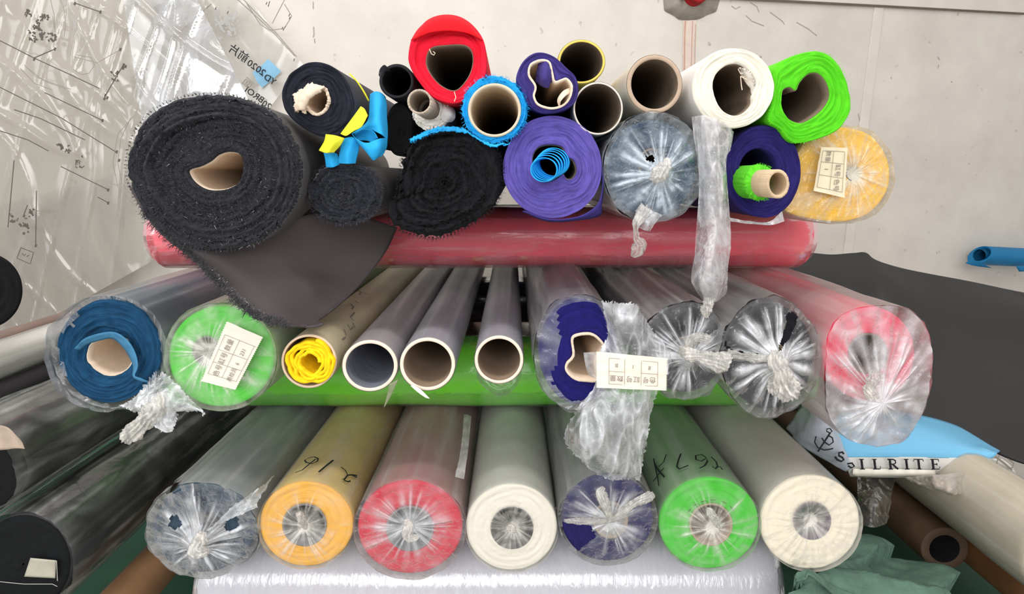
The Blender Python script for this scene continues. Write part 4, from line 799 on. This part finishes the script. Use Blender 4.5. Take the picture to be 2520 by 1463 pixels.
rw = roll('fabric_roll', 'little white fuzzy roll with a thin core sticking far out, under the red roll', ell(1062, 278, 47, 45, wob=.03), 1.03, 1.1, ell(1058, 270, 24, 24), amp=.003, rag=.002, **fab('white_a', (228, 226, 222), (236, 232, 224), .1, 300))
O = unproj(ell(1032, 250, 30, 31), .93, AX, False); c = centre(O); N = len(O); V = []
for sc, d in ((.92, .25), (.95, .04), (1, 0), (.84, .0), (.82, .003), (.8, .12), (.02, .2)):
    for j in range(N): V.append(c + (O[j] - c)*sc + Vector((0, d + (.006*abs(nz(j*.25, 4)) if d < .004 else 0), 0)))
obj('cardboard_core', V, grid_faces(7, N), mat('grey_beige_tube', (176, 162, 146), .85, .12, 40, .2, 200), rw['root'])
sheet('loose_paper', [[(1085, 232, 1.05), (1105, 250, 1.05), (1118, 275, 1.05)], [(1090, 262, 1.03), (1108, 278, 1.03), (1119, 290, 1.04)], [(1082, 290, 1.03), (1096, 302, 1.03), (1112, 300, 1.04)]], MATS['side_white_a'], rw['root'], 16, 16, crumple=.002, thick=.001)
# blue lined tube
r = roll('fabric_roll', 'cardboard tube lined round with frayed bright blue cloth, above the purple roll', ell(1217, 269, 81, 82, wob=.012, seed=8), .985, 1.2, ell(1217, 272, 65, 66), core=dict(wall=.1, m=mat('cream_core', (206, 188, 164), .9), out=.004), rings=8, amp=.003, rag=.003, **fab('azure', (20, 140, 206), (28, 150, 216), .3, 200))
sheet('blue_tail', [[(1140, 316, .98), (1100, 314, .975), (1060, 320, .972), (1030, 332, .97), (1010, 344, .97)], [(1160, 330, .98), (1120, 325, .972), (1075, 326, .968), (1035, 340, .966), (1012, 350, .968)]], BLU, r['root'], 40, 6, amp=.002, thick=.002, edge=.004)
sheet('blue_tail', [[(1140, 316, .98), (1180, 345, .975), (1215, 358, .975), (1250, 355, .978)], [(1150, 325, .98), (1185, 350, .972), (1215, 364, .972), (1255, 350, .978)]], BLU, r['root'], 30, 4, amp=.002, thick=.002, edge=.003)
fp = [(P(1217 + 80*math.cos(a), 269 + 81*math.sin(a), .985), Vector((math.cos(a), -.5, -math.sin(a)))) for a in [rr.uniform(0, 6.28) for _ in range(200)]] + [(P(1010 + 130*f, 346 - 34*math.sin(f*1.9), .968), Vector((0, -.3, -1))) for f in [rr.random() for _ in range(160)]]
fuzz('frayed_threads', r['root'], fp, .006, BLU, 9, .0004)
r = roll('fabric_roll', 'purple roll with a crushed heart-shaped pale core, in front of the yellow tube', poly([(1270, 191), (1283, 157), (1308, 133), (1338, 129), (1368, 142), (1395, 167), (1418, 191), (1424, 225), (1412, 256), (1380, 273), (1340, 278), (1304, 262), (1288, 232), (1276, 210)]), .985, 1.2,
    poly([(1299, 186), (1304, 159), (1330, 147), (1353, 153), (1361, 180), (1366, 200), (1380, 196), (1395, 193), (1409, 212), (1404, 242), (1385, 263), (1355, 270), (1323, 260), (1311, 238), (1315, 214)]), core=dict(wall=.10, m=M_card_l, out=.004, jag=.002), rings=16, amp=.002, **fab('violet', (66, 56, 128), (60, 50, 118), .35, 300))
sheet('crushed_cloth', [[(1330, 150, 1.0), (1345, 152, .98), (1358, 165, .99)], [(1322, 180, 1.0), (1342, 190, .975), (1358, 190, .99)], [(1320, 200, 1.01), (1345, 215, .99), (1352, 205, 1.0)]], MATS['side_purple'], r['root'], 20, 20, crumple=.004, cscale=40, thick=.001)
sheet('torn_paper', [[(1404, 215, .99), (1385, 225, .98), (1372, 245, .98), (1375, 262, .99)], [(1406, 228, .99), (1392, 236, .975), (1380, 250, .975), (1378, 264, .99)]], M_card_l, r['root'], 16, 4, thick=.001)
h = hollow('yellow covered open tube behind the crushed purple roll', 1431, 152, 58, 54, Y=1.1, L=1.1, side=(226, 200, 60), sname='yellow_cover', wall=.1, rimcol=(222, 196, 96), inside=M_card_d)
h = hollow('open cardboard tube in pale blue paper, between the two purple rolls and the brown tube', 1472, 267, 61, 65, Y=1.0, L=1.2, side=(150, 170, 182), sname='pale_blue', wall=.07, rimcol=(214, 204, 192), inside=M_card_d)
h = hollow('thick-walled bare brown cardboard tube beside the white roll', 1611, 207, 68, 72, Y=1.0, L=1.2, side=(206, 192, 172), sname='bare_tan', wall=.155, rimcol=(176, 154, 134), inside=M_card_d)
r = roll('fabric_roll', 'large white roll with a ragged brown core, in the top row', ell(1806, 216, 101, 99, wob=.006), .98, 1.25, poly([(1754, 220), (1760, 186), (1785, 162), (1811, 155), (1832, 161), (1851, 182), (1862, 203), (1853, 237), (1851, 258), (1828, 280), (1798, 284), (1768, 263)]), core=dict(wall=.03, m=M_card_d, out=-.01), rings=20, amp=.002, rnd=.006, **fab('white_b', (216, 212, 208), (226, 220, 205), .07, 300, bump=.25))
sheet('torn_core_paper', [[(1820, 165, .985), (1840, 172, .98), (1854, 190, .98)], [(1825, 185, .995), (1842, 195, .985), (1858, 215, .985)], [(1838, 205, 1.0), (1848, 225, .99), (1852, 250, .985)]], mat('greyish_paper', (206, 198, 186), .9), r['root'], 20, 24, crumple=.004, cscale=45, thick=.0008, edge=.004)
strokes('loose_thread', [[(1816, 170), (1822, 182), (1838, 178), (1832, 190), (1822, 188), (1824, 210), (1826, 222)], [(1822, 188), (1840, 198), (1848, 208)]], lambda u, v: (P(u, v, .985), Vector((0, -1, 0))), .0014, M_card_l, r['root'])
r = roll('fabric_roll', 'vivid green roll with a kidney-shaped hollow, right end of the top row', poly([(1908, 169), (1938, 144), (1980, 129), (2018, 127), (2052, 144), (2078, 182), (2093, 237), (2090, 280), (2065, 318), (2023, 339), (1972, 352), (1946, 347), (1921, 318), (1891, 297), (1900, 254), (1905, 212)]), .985, 1.25,
    poly([(1923, 240), (1928, 220), (1945, 214), (1959, 222), (1968, 203), (1989, 182), (2014, 180), (2035, 203), (2042, 237), (2027, 267), (1997, 292), (1968, 304), (1938, 292), (1923, 267)]), core=dict(wall=.035, m=M_card_d, out=-.002), rings=22, amp=.002, **fab('vivid_green', (90, 200, 24), (84, 196, 28), .16, 300))
fuzz('fibres', r['root'], face_pts(r, 500, 12, .7), .002, mat('green_fibre', (120, 226, 50), .9), 12, .0003)
strokes('torn_core_edge', [(.003, [(1932, 216), (1946, 212), (1955, 220), (1960, 214), (1964, 206)])], lambda u, v: (P(u, v, .99), Vector((0, -1, 0))), .003, M_card_l, r['root'])
#---- left side
DUSTY = film('dusty_sleeve', tint=(214, 214, 210), rough=.16, bump=.5, bscale=12, stretch=(1, .5, 1), streak=.9, gloss=1.8, add=.04)
r = roll('fabric_roll', 'black roll bagged in film at the left edge, upper of the two dark bagged rolls', ell(-52, 1160, 116, 98), 1.0, 1.3, None, **fab('black_d', (64, 62, 60), (18, 18, 20), .4))
wrap(r, poly([(66, 1160), (50, 1100), (5, 1045), (-60, 1030), (-130, 1060), (-172, 1160), (-130, 1240), (-60, 1268), (10, 1245), (50, 1210)]), a=.14, seed=80, wr=.005, start=-.03, fa=.7, m=DUSTY); B42 = r
sheet('cardboard_patch', [[(-20, 1046, .968), (10, 1050, .966), (30, 1062, .966), (52, 1085, .968)], [(-20, 1112, .962), (15, 1108, .96), (40, 1104, .96), (62, 1106, .964)]], mat('dirty_beige', (168, 150, 134), .8, .15, 30, .3, 100), r['root'], 20, 10, thick=.001, amp=.003)
r = roll('fabric_roll', 'black roll bagged in torn clear film at the lower left corner', ell(58, 1388, 113, 118), .99, 1.3, None, **fab('black_e', (60, 60, 62), (18, 20, 22), .4))
wrap(r, ell(58, 1390, 121, 126), a=.08, seed=84, wr=.005, start=-.005, fa=.8, m=DUSTY); B43 = r
sheet('pale_patch', [[(75, 1374, .982), (138, 1380, .982)], [(60, 1420, .98), (136, 1424, .98)]], mat('dirty_film', (170, 166, 150), .5, .2, 30, .2, 60), r['root'], 10, 10, thick=.001)
strokes('film_edge', [[(0, 1432), (60, 1438), (130, 1438), (142, 1444)], [(140, 1380), (142, 1430)]], lambda u, v: (P(u, v, .98), Vector((0, -1, 0))), .0012, mat('film_white', (190, 188, 180), .4), r['root'])
strokes('film_creases', [[(62, 1132), (100, 1112), (130, 1090), (160, 1082), (190, 1075), (222, 1050), (250, 1030), (280, 1003)], [(80, 1190), (110, 1150), (132, 1135)]], on_cyl(B42, .012), .003, KNOT, B42['root'])
strokes('film_creases', [[(175, 1345), (215, 1318), (250, 1285), (262, 1290), (290, 1262), (320, 1225), (345, 1198), (400, 1150), (440, 1112), (480, 1080)], [(172, 1340), (158, 1300), (150, 1270), (138, 1252), (118, 1245)], [(176, 1150), (184, 1180), (206, 1215), (208, 1270)], [(345, 1198), (338, 1180), (332, 1172)], [(206, 1215), (240, 1240)]], on_cyl(B43, .012), .003, KNOT, B43['root'])
h = hollow('long brown cardboard tube on the floor below the bagged black rolls', 215, 1580, 62, 58, Y=.98, L=1.4, side=(150, 112, 80), sname='old_brown', wall=.1, sv=.3)
r = roll('fabric_roll', 'silvery white film-covered roll slanting in from the left edge', ell(-262, 980, 54, 52), 1.0, 1.45, None, ms=mat('silver_white', (244, 242, 236), .35, .08, 8, .1, 60, stretch=(6, 1, 6)), mf=mat_face('silver_w', (220, 218, 210)))
wrap(r, a=.3, seed=88, wr=.002)
h = hollow('dark grey tube lying below the silvery white roll', -262, 1068, 44, 42, Y=1.0, L=1.45, side=(74, 70, 72), sname='dark_grey', wall=.1)
h = hollow('reddish brown tube lying above the silvery white roll', -262, 922, 26, 25, Y=1.1, L=1.4, side=(140, 118, 108), sname='red_brown', wall=.1)
r = roll('fabric_roll', 'black roll end at the left edge in front of the pattern sheets', ell(-36, 716, 93, 93), 1.12, .7, None, axis=(-.8, .6, 0), tilt=True, **fab('black_f', (26, 26, 28), (22, 22, 24), .25))
#==PATTERN_SHEETS==
FP = film('pattern_film', tint=(206, 201, 190), rough=.1, bump=.03, bscale=5, streak=.35, gloss=1.3, stretch=(1, 1, .5))
def creased(u, v, seed=0, off=.10):
    # vertical and slanting creases of stiff hanging film
    a = 1 - abs(nz(u*.012 + v*.004 + seed, v*.0015, 1))*2; b_ = 1 - abs(nz(u*.006 - v*.006, v*.003, seed + 4))*2
    return off + .007*max(0, a)**8 + .010*max(0, b_)**8 + .035*nz(u*.003, v*.002, seed)
def psheet(name, corners, off, a, af, m, parent, nu=150, nv=110, seed=0, k=1.0, pp_=None):
    (x0, y0), (x1, y1), (x2, y2), (x3, y3) = corners; V, A = [], []
    for i in range(nv):
        t = i/(nv-1)
        for j in range(nu):
            s = j/(nu-1); u = (x0*(1-s) + x1*s)*(1-t) + (x3*(1-s) + x2*s)*t; v = (y0*(1-s) + y1*s)*(1-t) + (y3*(1-s) + y2*s)*t
            cr_ = creased(u, v, seed, 0); V.append(PW(u, v, off + cr_*k)); A.append(max(0, min(1, a + af*max(0, cr_*14))))
    return obj(name, V, grid_faces(nv, nu, closed=False), m, parent, attr=A)
ps = thing('pattern_sheet', 'large clear plastic pattern sheet with drawn lines, hanging on the left of the wall', 'pattern sheet', PW(250, 760, .1))
psheet('clear_sheet', [(-260, -60), (520, -60), (415, 620), (-260, 1000)], .10, .55, .5, FP, ps, seed=1)
def psurf(off): return lambda u, v: (PW(u, v, off), -WN)
M_pen = mat('marker_ink', (98, 92, 86), .7, .1, 30, 0); M_pl = mat('faint_pencil', (150, 144, 136), .8, .1, 30, 0)
strokes('drawn_lines', [[(0, 100), (84, 143), (180, 187), (245, 218)], [(84, 143), (135, 121)], [(110, 228), (255, 298)], [(0, 215), (150, 290), (285, 374)], [(35, 270), (100, 292), (210, 345)], [(150, 410), (268, 468)], [(185, 8), (248, 30)], [(302, 163), (258, 238)], [(0, 322), (70, 345), (120, 372)], [(68, 505), (58, 532)], [(90, 470), (88, 605)], [(20, 560), (35, 395)], [(240, 485), (268, 500)]], psurf(.17), .0035, M_pen, ps)
strokes('drawn_lines', [[(130, 40), (134, 70)], [(60, 160), (90, 190), (130, 205), (175, 220)], [(65, 165), (110, 200), (165, 220)], [(50, 168), (85, 205), (130, 222)], [(180, 170), (200, 184), (220, 180), (233, 160), (225, 142), (190, 135)], [(182, 140), (240, 155), (296, 122)],
    [(145, -10), (157, 20), (162, 60), (158, 90)], [(125, 0), (134, 40), (136, 80)], [(330, 285), (290, 330), (278, 400), (290, 460), (330, 505)], [(322, 290), (298, 340), (290, 400), (300, 450), (338, 500)]], psurf(.17), .0022, M_pl, ps)
rr = random.Random(12); marks = []
for (x, y, n_) in ((70, 30, 12), (92, 60, 14), (110, 45, 10), (82, 90, 12), (105, 90, 10), (128, 95, 8), (30, 540, 8), (60, 560, 8), (160, 370, 8), (150, 350, 6), (195, 400, 8), (285, 190, 6), (72, 525, 8)):
    for _ in range(n_):
        a = x + rr.uniform(-9, 9); b_ = y + rr.uniform(-12, 12); marks.append((rr.uniform(.003, .009), [(a, b_), (a + rr.uniform(-5, 5), b_ + rr.uniform(-6, 6)), (a + rr.uniform(-7, 7), b_ + rr.uniform(-7, 7))]))
for (x, y) in ((84, 146), (135, 121), (304, 160), (309, 164), (303, 168), (259, 235), (264, 241), (257, 243), (252, 297), (287, 374), (293, 395), (266, 468), (184, 9), (247, 30), (59, 532), (88, 605), (266, 500), (296, 122)): marks.append((.012, [(x - 2, y - 1), (x + 3, y + 1)]))
strokes('handwritten_marks', marks, psurf(.172), .004, M_pen, ps)['kind'] = 'stuff'
strokes('drawn_box', [[(52, 610), (83, 622), (75, 650), (42, 636), (52, 610)], [(55, 624), (60, 630), (64, 625)], [(66, 632), (72, 628)]], psurf(.17), .003, M_pen, ps)
ps2 = thing('pattern_sheet', 'whitish pattern sheet with mirrored writing hanging right behind the large clear one', 'pattern sheet', PW(600, 380, .03))
psheet('paper_sheet', [(280, 190), (572, -50), (746, 158), (500, 480)], .05, .55, .3, film('milky_sheet', tint=(222, 220, 214), rough=.15, bump=.06, bscale=5, streak=.3, gloss=1.2), ps2, 50, 50, seed=3, k=.5)
strokes('drawn_lines', [[(425, 95), (520, 10)], [(580, -20), (680, 82), (730, 140)], [(575, -10), (668, 75), (725, 138)], [(670, 58), (700, 0)], [(608, 10), (640, 60), (665, 75), (700, 70), (718, 40), (700, 10)]], psurf(.085), .0035, M_pl, ps2)
strokes('ink_dots', [(.011, [(x, y), (x + 2, y + 1)]) for x, y in ((655, 8), (662, 6), (660, 13), (711, 37), (712, 44), (694, 69), (700, 67), (697, 72), (723, 147), (464, 18), (460, 15), (466, 14), (423, 150), (462, 162), (530, 20), (560, 30), (470, 48))], psurf(.085), .01, M_pen, ps2)
sheet('blue_tape', [[PW(622, 178, .082), PW(640, 165, .082), PW(660, 145, .082)], [PW(632, 200, .084), PW(655, 182, .084), PW(676, 160, .084)], [PW(645, 216, .082), PW(668, 198, .082), PW(692, 176, .082)]], mat('blue_tape', (132, 184, 214), .5, .08, 20, .1, 80), ps2, 14, 14)
def mirrored(s, u, v, u2, v2, size, off=.09, name='mirrored_writing', m=None, par=None):
    a, b_ = PW(u, v, off), PW(u2, v2, off); X = (a - b_).normalized(); Z = X.cross(WN); 
    Z = Z if Z.z > 0 else -Z
    text(s, name, (a + b_)/2, X, Z, size, m or M_ink, par or ps2, bold=.01)
mirrored('YD', 652, 188, 676, 204, .036); mirrored('2020', 613, 155, 648, 180, .038); mirrored('前片', 572, 122, 600, 142, .042)
mirrored('面', 602, 200, 615, 212, .04, m=M_pl); mirrored('BROI', 606, 220, 646, 248, .036); mirrored('20', 648, 254, 664, 264, .036)
mirrored('KEVLAR', 408, 40, 450, 44, .028); mirrored('HB', 520, 200, 545, 212, .04, m=M_pl); mirrored('YD', 465, 215, 500, 232, .04, m=M_pl)
rects = []
for x, y in ((395, 22), (430, 12)): rects.append((.034, [(x - 12, y + 6), (x + 14, y - 6)]))
strokes('grey_swatches', rects, psurf(.09), .03, mat('grey_swatch', (120, 116, 110), .8), ps2)
sm = []
for _ in range(60): 
    x, y = rr.gauss(560, 28), rr.gauss(60, 18); sm.append((rr.uniform(.006, .02), [(x, y), (x + rr.uniform(-6, 6), y + rr.uniform(-5, 5))]))
strokes('ink_smudges', sm, psurf(.084), .01, mat('smudge', (182, 182, 180), .8, .1), ps2)
ps3 = thing('pattern_sheet', 'plain pale plastic sheet hanging lowest left, behind the silvery roll', 'pattern sheet', PW(250, 800, .03))
psheet('plain_sheet', [(-200, 560), (322, 420), (325, 1000), (-200, 1000)], .05, .55, .3, film('pale_sheet', tint=(196, 188, 182), rough=.3, bump=.2, bscale=4, streak=.3), ps3, 50, 40, seed=6, k=.3)
ps4 = thing('pattern_sheet', 'folded clear film bunched behind the huge black roll', 'pattern sheet', PW(480, 260, .2))
psheet('clear_sheet', [(300, -30), (470, -30), (640, 300), (360, 380)], .22, .3, .9, film('bright_film', tint=(220, 222, 228), rough=.08, bump=.25, bscale=5, streak=.8, gloss=2.0), ps4, 50, 50, seed=9, k=1.2)
#---- right side
DS = mat('dark_grey_sheet', (40, 39, 38), .55, .05, 6, .05, 100)
ds = sheet('dark_sheet', [[(1850, 640, 1.75), (1960, 622, 1.8), (2045, 630, 1.85), (2100, 626, 1.86), (2130, 624, 1.86), (2165, 644, 1.84), (2300, 675, 1.82), (2520, 722, 1.75), (2760, 770, 1.6)], [(1850, 700, 1.7), (1960, 690, 1.7), (2045, 700, 1.74), (2100, 705, 1.74), (2150, 710, 1.74), (2200, 720, 1.72), (2320, 760, 1.68), (2520, 800, 1.6), (2760, 850, 1.45)],
    [(1850, 840, 1.62), (1960, 850, 1.62), (2045, 860, 1.62), (2100, 860, 1.62), (2160, 880, 1.6), (2220, 900, 1.57), (2340, 930, 1.52), (2520, 980, 1.42), (2760, 1010, 1.3)], [(1850, 1000, 1.56), (1960, 1010, 1.56), (2045, 1020, 1.54), (2100, 1010, 1.52), (2200, 1020, 1.47), (2280, 1040, 1.43), (2360, 1070, 1.38), (2520, 1140, 1.26), (2760, 1180, 1.15)]],
    DS, None, 90, 70, amp=.004, scale=5, thick=.004)
tag(ds, 'large smooth dark grey sheet draped over the pile at right, in front of the wall', 'cloth')
# pile under the dark sheet that carries it
SR = 'right'
bt = thing('blue_tube', 'blue rolled sheet sticking in from the right edge against the wall', 'rolled sheet', PW(2450, 655, .1))
c0 = PW(2410, 629, .12); c1 = PW(2640, 640, .12); ax_ = (c1 - c0).normalized(); up = Vector((0, 0, 1)); nn = ax_.cross(up).normalized(); rad = .062; V = []; N = 48
M_b2 = mat('petrol_blue', (16, 116, 168), .55, .08, 10, .1, 100)
for d, rf in ((.02, .6), (.0, .93), (0.0, 1.0), (.01, 1.0), (.2, 1.0), (.6, 1.0)):
    for j in range(N):
        a = 2*math.pi*j/N; rr_ = rad*rf*(1 + .03*math.sin(a*2))
        V.append(c0 + ax_*(d + .03*math.sin(a)*(1 if d < .05 else 0)) + up*rr_*.86*math.sin(a) + nn*rr_*math.cos(a))
obj('rolled_sheet', V, grid_faces(6, N), M_b2, bt)
V = [c0 + ax_*d + up*rad*.55*math.sin(a) + nn*rad*.6*math.cos(a) for d in (.0, .5) for a in [2*math.pi*j/N for j in range(N)]]
obj('inner_turn', V, grid_faces(2, N), mat('petrol_dark', (14, 84, 124), .6), bt)
sheet('loose_corner', [[PW(2376, 648, .19), PW(2390, 640, .19), PW(2410, 645, .2)], [PW(2378, 649, .19), PW(2400, 655, .19), PW(2440, 660, .2)]], M_b2, bt, 12, 4, thick=.002)
sheet('loose_corner', [[PW(2500, 655, .19), PW(2530, 655, .19)], [PW(2508, 669, .19), PW(2530, 668, .19)]], M_b2, bt, 4, 4, thick=.002)
# printed roll: light blue with a white band of letters
sr = thing('printed_roll', 'sky blue and white printed film roll with black capital letters under the pink roll', 'fabric roll', P(2270, 1180, 1.3))
SKY = mat('sky_blue_film', (112, 178, 214), .35, .06, 8, .15, 60); WBF = mat('white_band_film', (206, 204, 200), .4, .05, 8, .15, 60)
sheet('blue_print', [[(2068, 1010, 1.36), (2200, 1012, 1.4), (2330, 1040, 1.4), (2470, 1100, 1.38)], [(2055, 1040, 1.30), (2200, 1040, 1.32), (2330, 1065, 1.32), (2460, 1112, 1.3)], [(2060, 1075, 1.265), (2200, 1080, 1.27), (2330, 1090, 1.27), (2455, 1115, 1.26)], [(2066, 1108, 1.25), (2200, 1110, 1.25), (2330, 1113, 1.25), (2450, 1122, 1.25)], [(2075, 1126, 1.245), (2200, 1126, 1.245), (2330, 1128, 1.245), (2440, 1130, 1.245)]], SKY, sr, 40, 24, amp=.002, scale=10, thick=.001)
sheet('white_band', [[(2075, 1125, 1.245), (2200, 1125, 1.245), (2330, 1127, 1.245), (2465, 1130, 1.245)], [(2082, 1145, 1.242), (2200, 1145, 1.242), (2330, 1147, 1.242), (2490, 1150, 1.242)], [(2088, 1163, 1.245), (2200, 1162, 1.245), (2330, 1166, 1.25), (2510, 1185, 1.25)], [(2092, 1174, 1.255), (2200, 1176, 1.26), (2330, 1180, 1.27), (2515, 1200, 1.28)]], WBF, sr, 40, 16, amp=.001, scale=10, thick=.001)
sheet('white_rim', [[(2100, 1154, 1.236), (2200, 1155, 1.236), (2300, 1158, 1.238)], [(2098, 1166, 1.232), (2200, 1166, 1.232), (2302, 1168, 1.236)], [(2102, 1173, 1.24), (2200, 1172, 1.24), (2300, 1174, 1.244)]], mat('cream_rim', (226, 220, 206), .5), sr, 20, 8, thick=.002)
# serif capitals built from stems and serifs, slightly slanted
def glyph(ch, x, y, h, w):
    T, B = y - h, y; sl = -.12*h; L = []
    def pl_(pts, wd): L.append((wd, [(x + a*w + sl*(1 - (p - 0)), T + p*h) for a, p in pts]))
    K = .0052; k = .0022
    if ch == 'I': pl_([(.5, 0), (.5, 1)], K); pl_([(.2, 0), (.8, 0)], k); pl_([(.2, 1), (.8, 1)], k)
    if ch == 'L': pl_([(.35, 0), (.35, 1)], K); pl_([(.1, 0), (.62, 0)], k); pl_([(.1, 1), (.9, 1), (.95, .72)], k)
    if ch == 'R': pl_([(.3, 0), (.3, 1)], K); pl_([(.08, 0), (.6, 0), (.82, .12), (.82, .38), (.6, .5), (.3, .5)], k*1.4); pl_([(.08, 1), (.5, 1)], k); pl_([(.55, .5), (.78, .8), (1.0, 1)], K*.8)
    if ch == 'T': pl_([(.5, 0), (.5, 1)], K); pl_([(.0, .2), (.05, 0), (.95, 0), (1.0, .2)], k); pl_([(.28, 1), (.72, 1)], k)
    if ch == 'E': pl_([(.28, 0), (.28, 1)], K); pl_([(.05, 0), (.88, 0), (.9, .22)], k); pl_([(.28, .5), (.68, .5)], k); pl_([(.68, .38), (.68, .62)], k); pl_([(.05, 1), (.9, 1), (.95, .75)], k)
    return L
GL = []
for ch, x, w in (('I', 2112, 20), ('L', 2146, 22), ('R', 2184, 26), ('I', 2222, 20), ('T', 2250, 24), ('E', 2290, 24)): GL += glyph(ch, x, 1155, 24, w)
strokes('black_lettering', GL, lambda u, v: (P(u, v, 1.228), Vector((0, -1, 0))), .003, M_ink, sr)
strokes('black_emblem', [(.0045, [(2448, 1124), (2470, 1140), (2490, 1158)]), [(2458, 1120), (2452, 1140), (2462, 1158), (2480, 1156)], [(2480, 1130), (2494, 1140), (2490, 1152), (2478, 1150)]], lambda u, v: (P(u, v, 1.228), Vector((0, -1, 0))), .003, M_print, sr)
sheet('crumpled_film', [[(2225, 1172, 1.23), (2300, 1170, 1.2), (2380, 1165, 1.2), (2470, 1160, 1.21)], [(2260, 1190, 1.22), (2320, 1200, 1.18), (2390, 1200, 1.18), (2460, 1190, 1.19)], [(2320, 1200, 1.2), (2350, 1215, 1.17), (2400, 1222, 1.17), (2440, 1215, 1.18)]], film('dusty_film', tint=(190, 178, 164), rough=.2, bump=.6, bscale=30), sr, 50, 30, crumple=.008, cscale=28, a=.5, af=.7)
tw = thing('printed_wrapper', 'grey-white printed wrapper end with a black anchor emblem beside the rightmost cream roll', 'plastic film', P(2060, 1170, 1.2))
sheet('wrapper_film', [[(1935, 1055, 1.33), (1965, 1010, 1.3), (1990, 985, 1.3), (2015, 995, 1.33)], [(1965, 1090, 1.27), (1995, 1055, 1.23), (2025, 1025, 1.23), (2048, 1035, 1.27)], [(2005, 1118, 1.25), (2030, 1090, 1.21), (2050, 1070, 1.21), (2064, 1075, 1.25)], [(2045, 1140, 1.24), (2060, 1125, 1.22), (2070, 1110, 1.22), (2078, 1110, 1.24)], [(2082, 1160, 1.24), (2088, 1156, 1.235), (2092, 1150, 1.235), (2094, 1146, 1.24)]], mat('grey_white_film', (178, 184, 194), .4, .08, 10, .3, 50), tw, 40, 40, crumple=.003, cscale=20, thick=.001)
sa = lambda u, v: (P(u, v, 1.19), Vector((0, -1, 0)))
strokes('anchor_emblem', [(.004, [(2042, 1066), (2030, 1085), (2012, 1112)]), [(2042, 1066), (2034, 1062), (2034, 1056), (2042, 1055), (2047, 1062), (2042, 1066)], (.003, [(2008, 1074), (2004, 1088), (2012, 1102), (2028, 1108), (2042, 1106), (2050, 1104)]), (.003, [(2022, 1078), (2028, 1088), (2040, 1096), (2050, 1088), (2048, 1078), (2038, 1072)])], sa, .0026, M_ink, tw)
strokes('black_letter', [(.0045, [(2076, 1118), (2072, 1113), (2064, 1115), (2064, 1122), (2072, 1126), (2076, 1132), (2070, 1136), (2060, 1132), (2054, 1124)]), (.004, [(2084, 1142), (2096, 1140), (2102, 1148), (2094, 1152), (2086, 1146)])], lambda u, v: (P(u, v, 1.2), Vector((0, -1, 0))), .003, M_ink, tw)
r = roll('fabric_roll', 'thick cream wrapped roll slanting out of the lower right corner', ell(2640, 1385, 118, 112), 1.0, 1.3, ell(2640, 1385, 40, 38), **fab('cream_b', (206, 194, 168), (216, 204, 178), .1))
wrap(r, a=.22, seed=90, wr=.002)
h = hollow('brown cardboard tube low on the right behind the green mesh sack', 2325, 1352, 58, 52, Y=1.25, L=1.0, side=(92, 70, 52), sname='brown_c', wall=.35, rimcol=(84, 66, 52), inside=MATS['black_inside'], sv=.25)
h = hollow('dark brown tube on the floor under the cream corner roll', 2600, 1500, 62, 56, Y=1.12, L=1.1, side=(132, 90, 58), sname='brown_d', wall=.1, sv=.25)
dk = sheet('dark_film', [[(2110, 1175, 1.3), (2150, 1172, 1.28), (2200, 1180, 1.3)], [(2112, 1230, 1.24), (2150, 1235, 1.22), (2190, 1235, 1.24)], [(2118, 1290, 1.2), (2145, 1300, 1.18), (2180, 1290, 1.2)]], film('grey_dark_film', tint=(96, 90, 84), bscale=20, rough=.2), None, 30, 40, crumple=.006, a=.6, af=.3)
tag(dk, 'dark dusty film hanging under the printed roll', 'plastic film')
gm = thing('green_mesh_sack', 'crumpled sage green woven sack on the floor at lower right', 'sack', P(2150, 1463, 1.0))
GM = mat('sage_mesh', (86, 114, 100), .85, .18, 40, .6, 260)
sheet('sack_cloth', [[(1985, 1398, 1.05), (2030, 1345, 1.13), (2090, 1328, 1.2), (2160, 1345, 1.22), (2250, 1385, 1.2), (2330, 1425, 1.15), (2385, 1470, 1.1)], [(1960, 1425, 1.0), (2020, 1395, 1.04), (2085, 1380, 1.1), (2150, 1390, 1.12), (2230, 1420, 1.1), (2310, 1455, 1.06), (2370, 1500, 1.04)], [(1950, 1470, .96), (2010, 1450, .98), (2080, 1430, 1.02), (2140, 1440, 1.02), (2220, 1465, 1.0), (2300, 1500, .98), (2360, 1540, .98)], [(1950, 1600, .93), (2010, 1600, .92), (2080, 1600, .92), (2140, 1600, .92), (2220, 1600, .92), (2300, 1600, .92), (2360, 1620, .93)]],
    GM, gm, 90, 70, amp=.02, scale=7, crumple=.005, cscale=14, thick=.002)
sheet('sack_hem', [[(1962, 1412, .985), (1990, 1405, .985), (2020, 1425, .985), (2060, 1445, .99), (2110, 1470, .99)], [(1956, 1430, .975), (1985, 1420, .965), (2012, 1440, .968), (2050, 1460, .97), (2100, 1490, .97)]], GM, gm, 40, 10, amp=.006, scale=15, thick=.004)
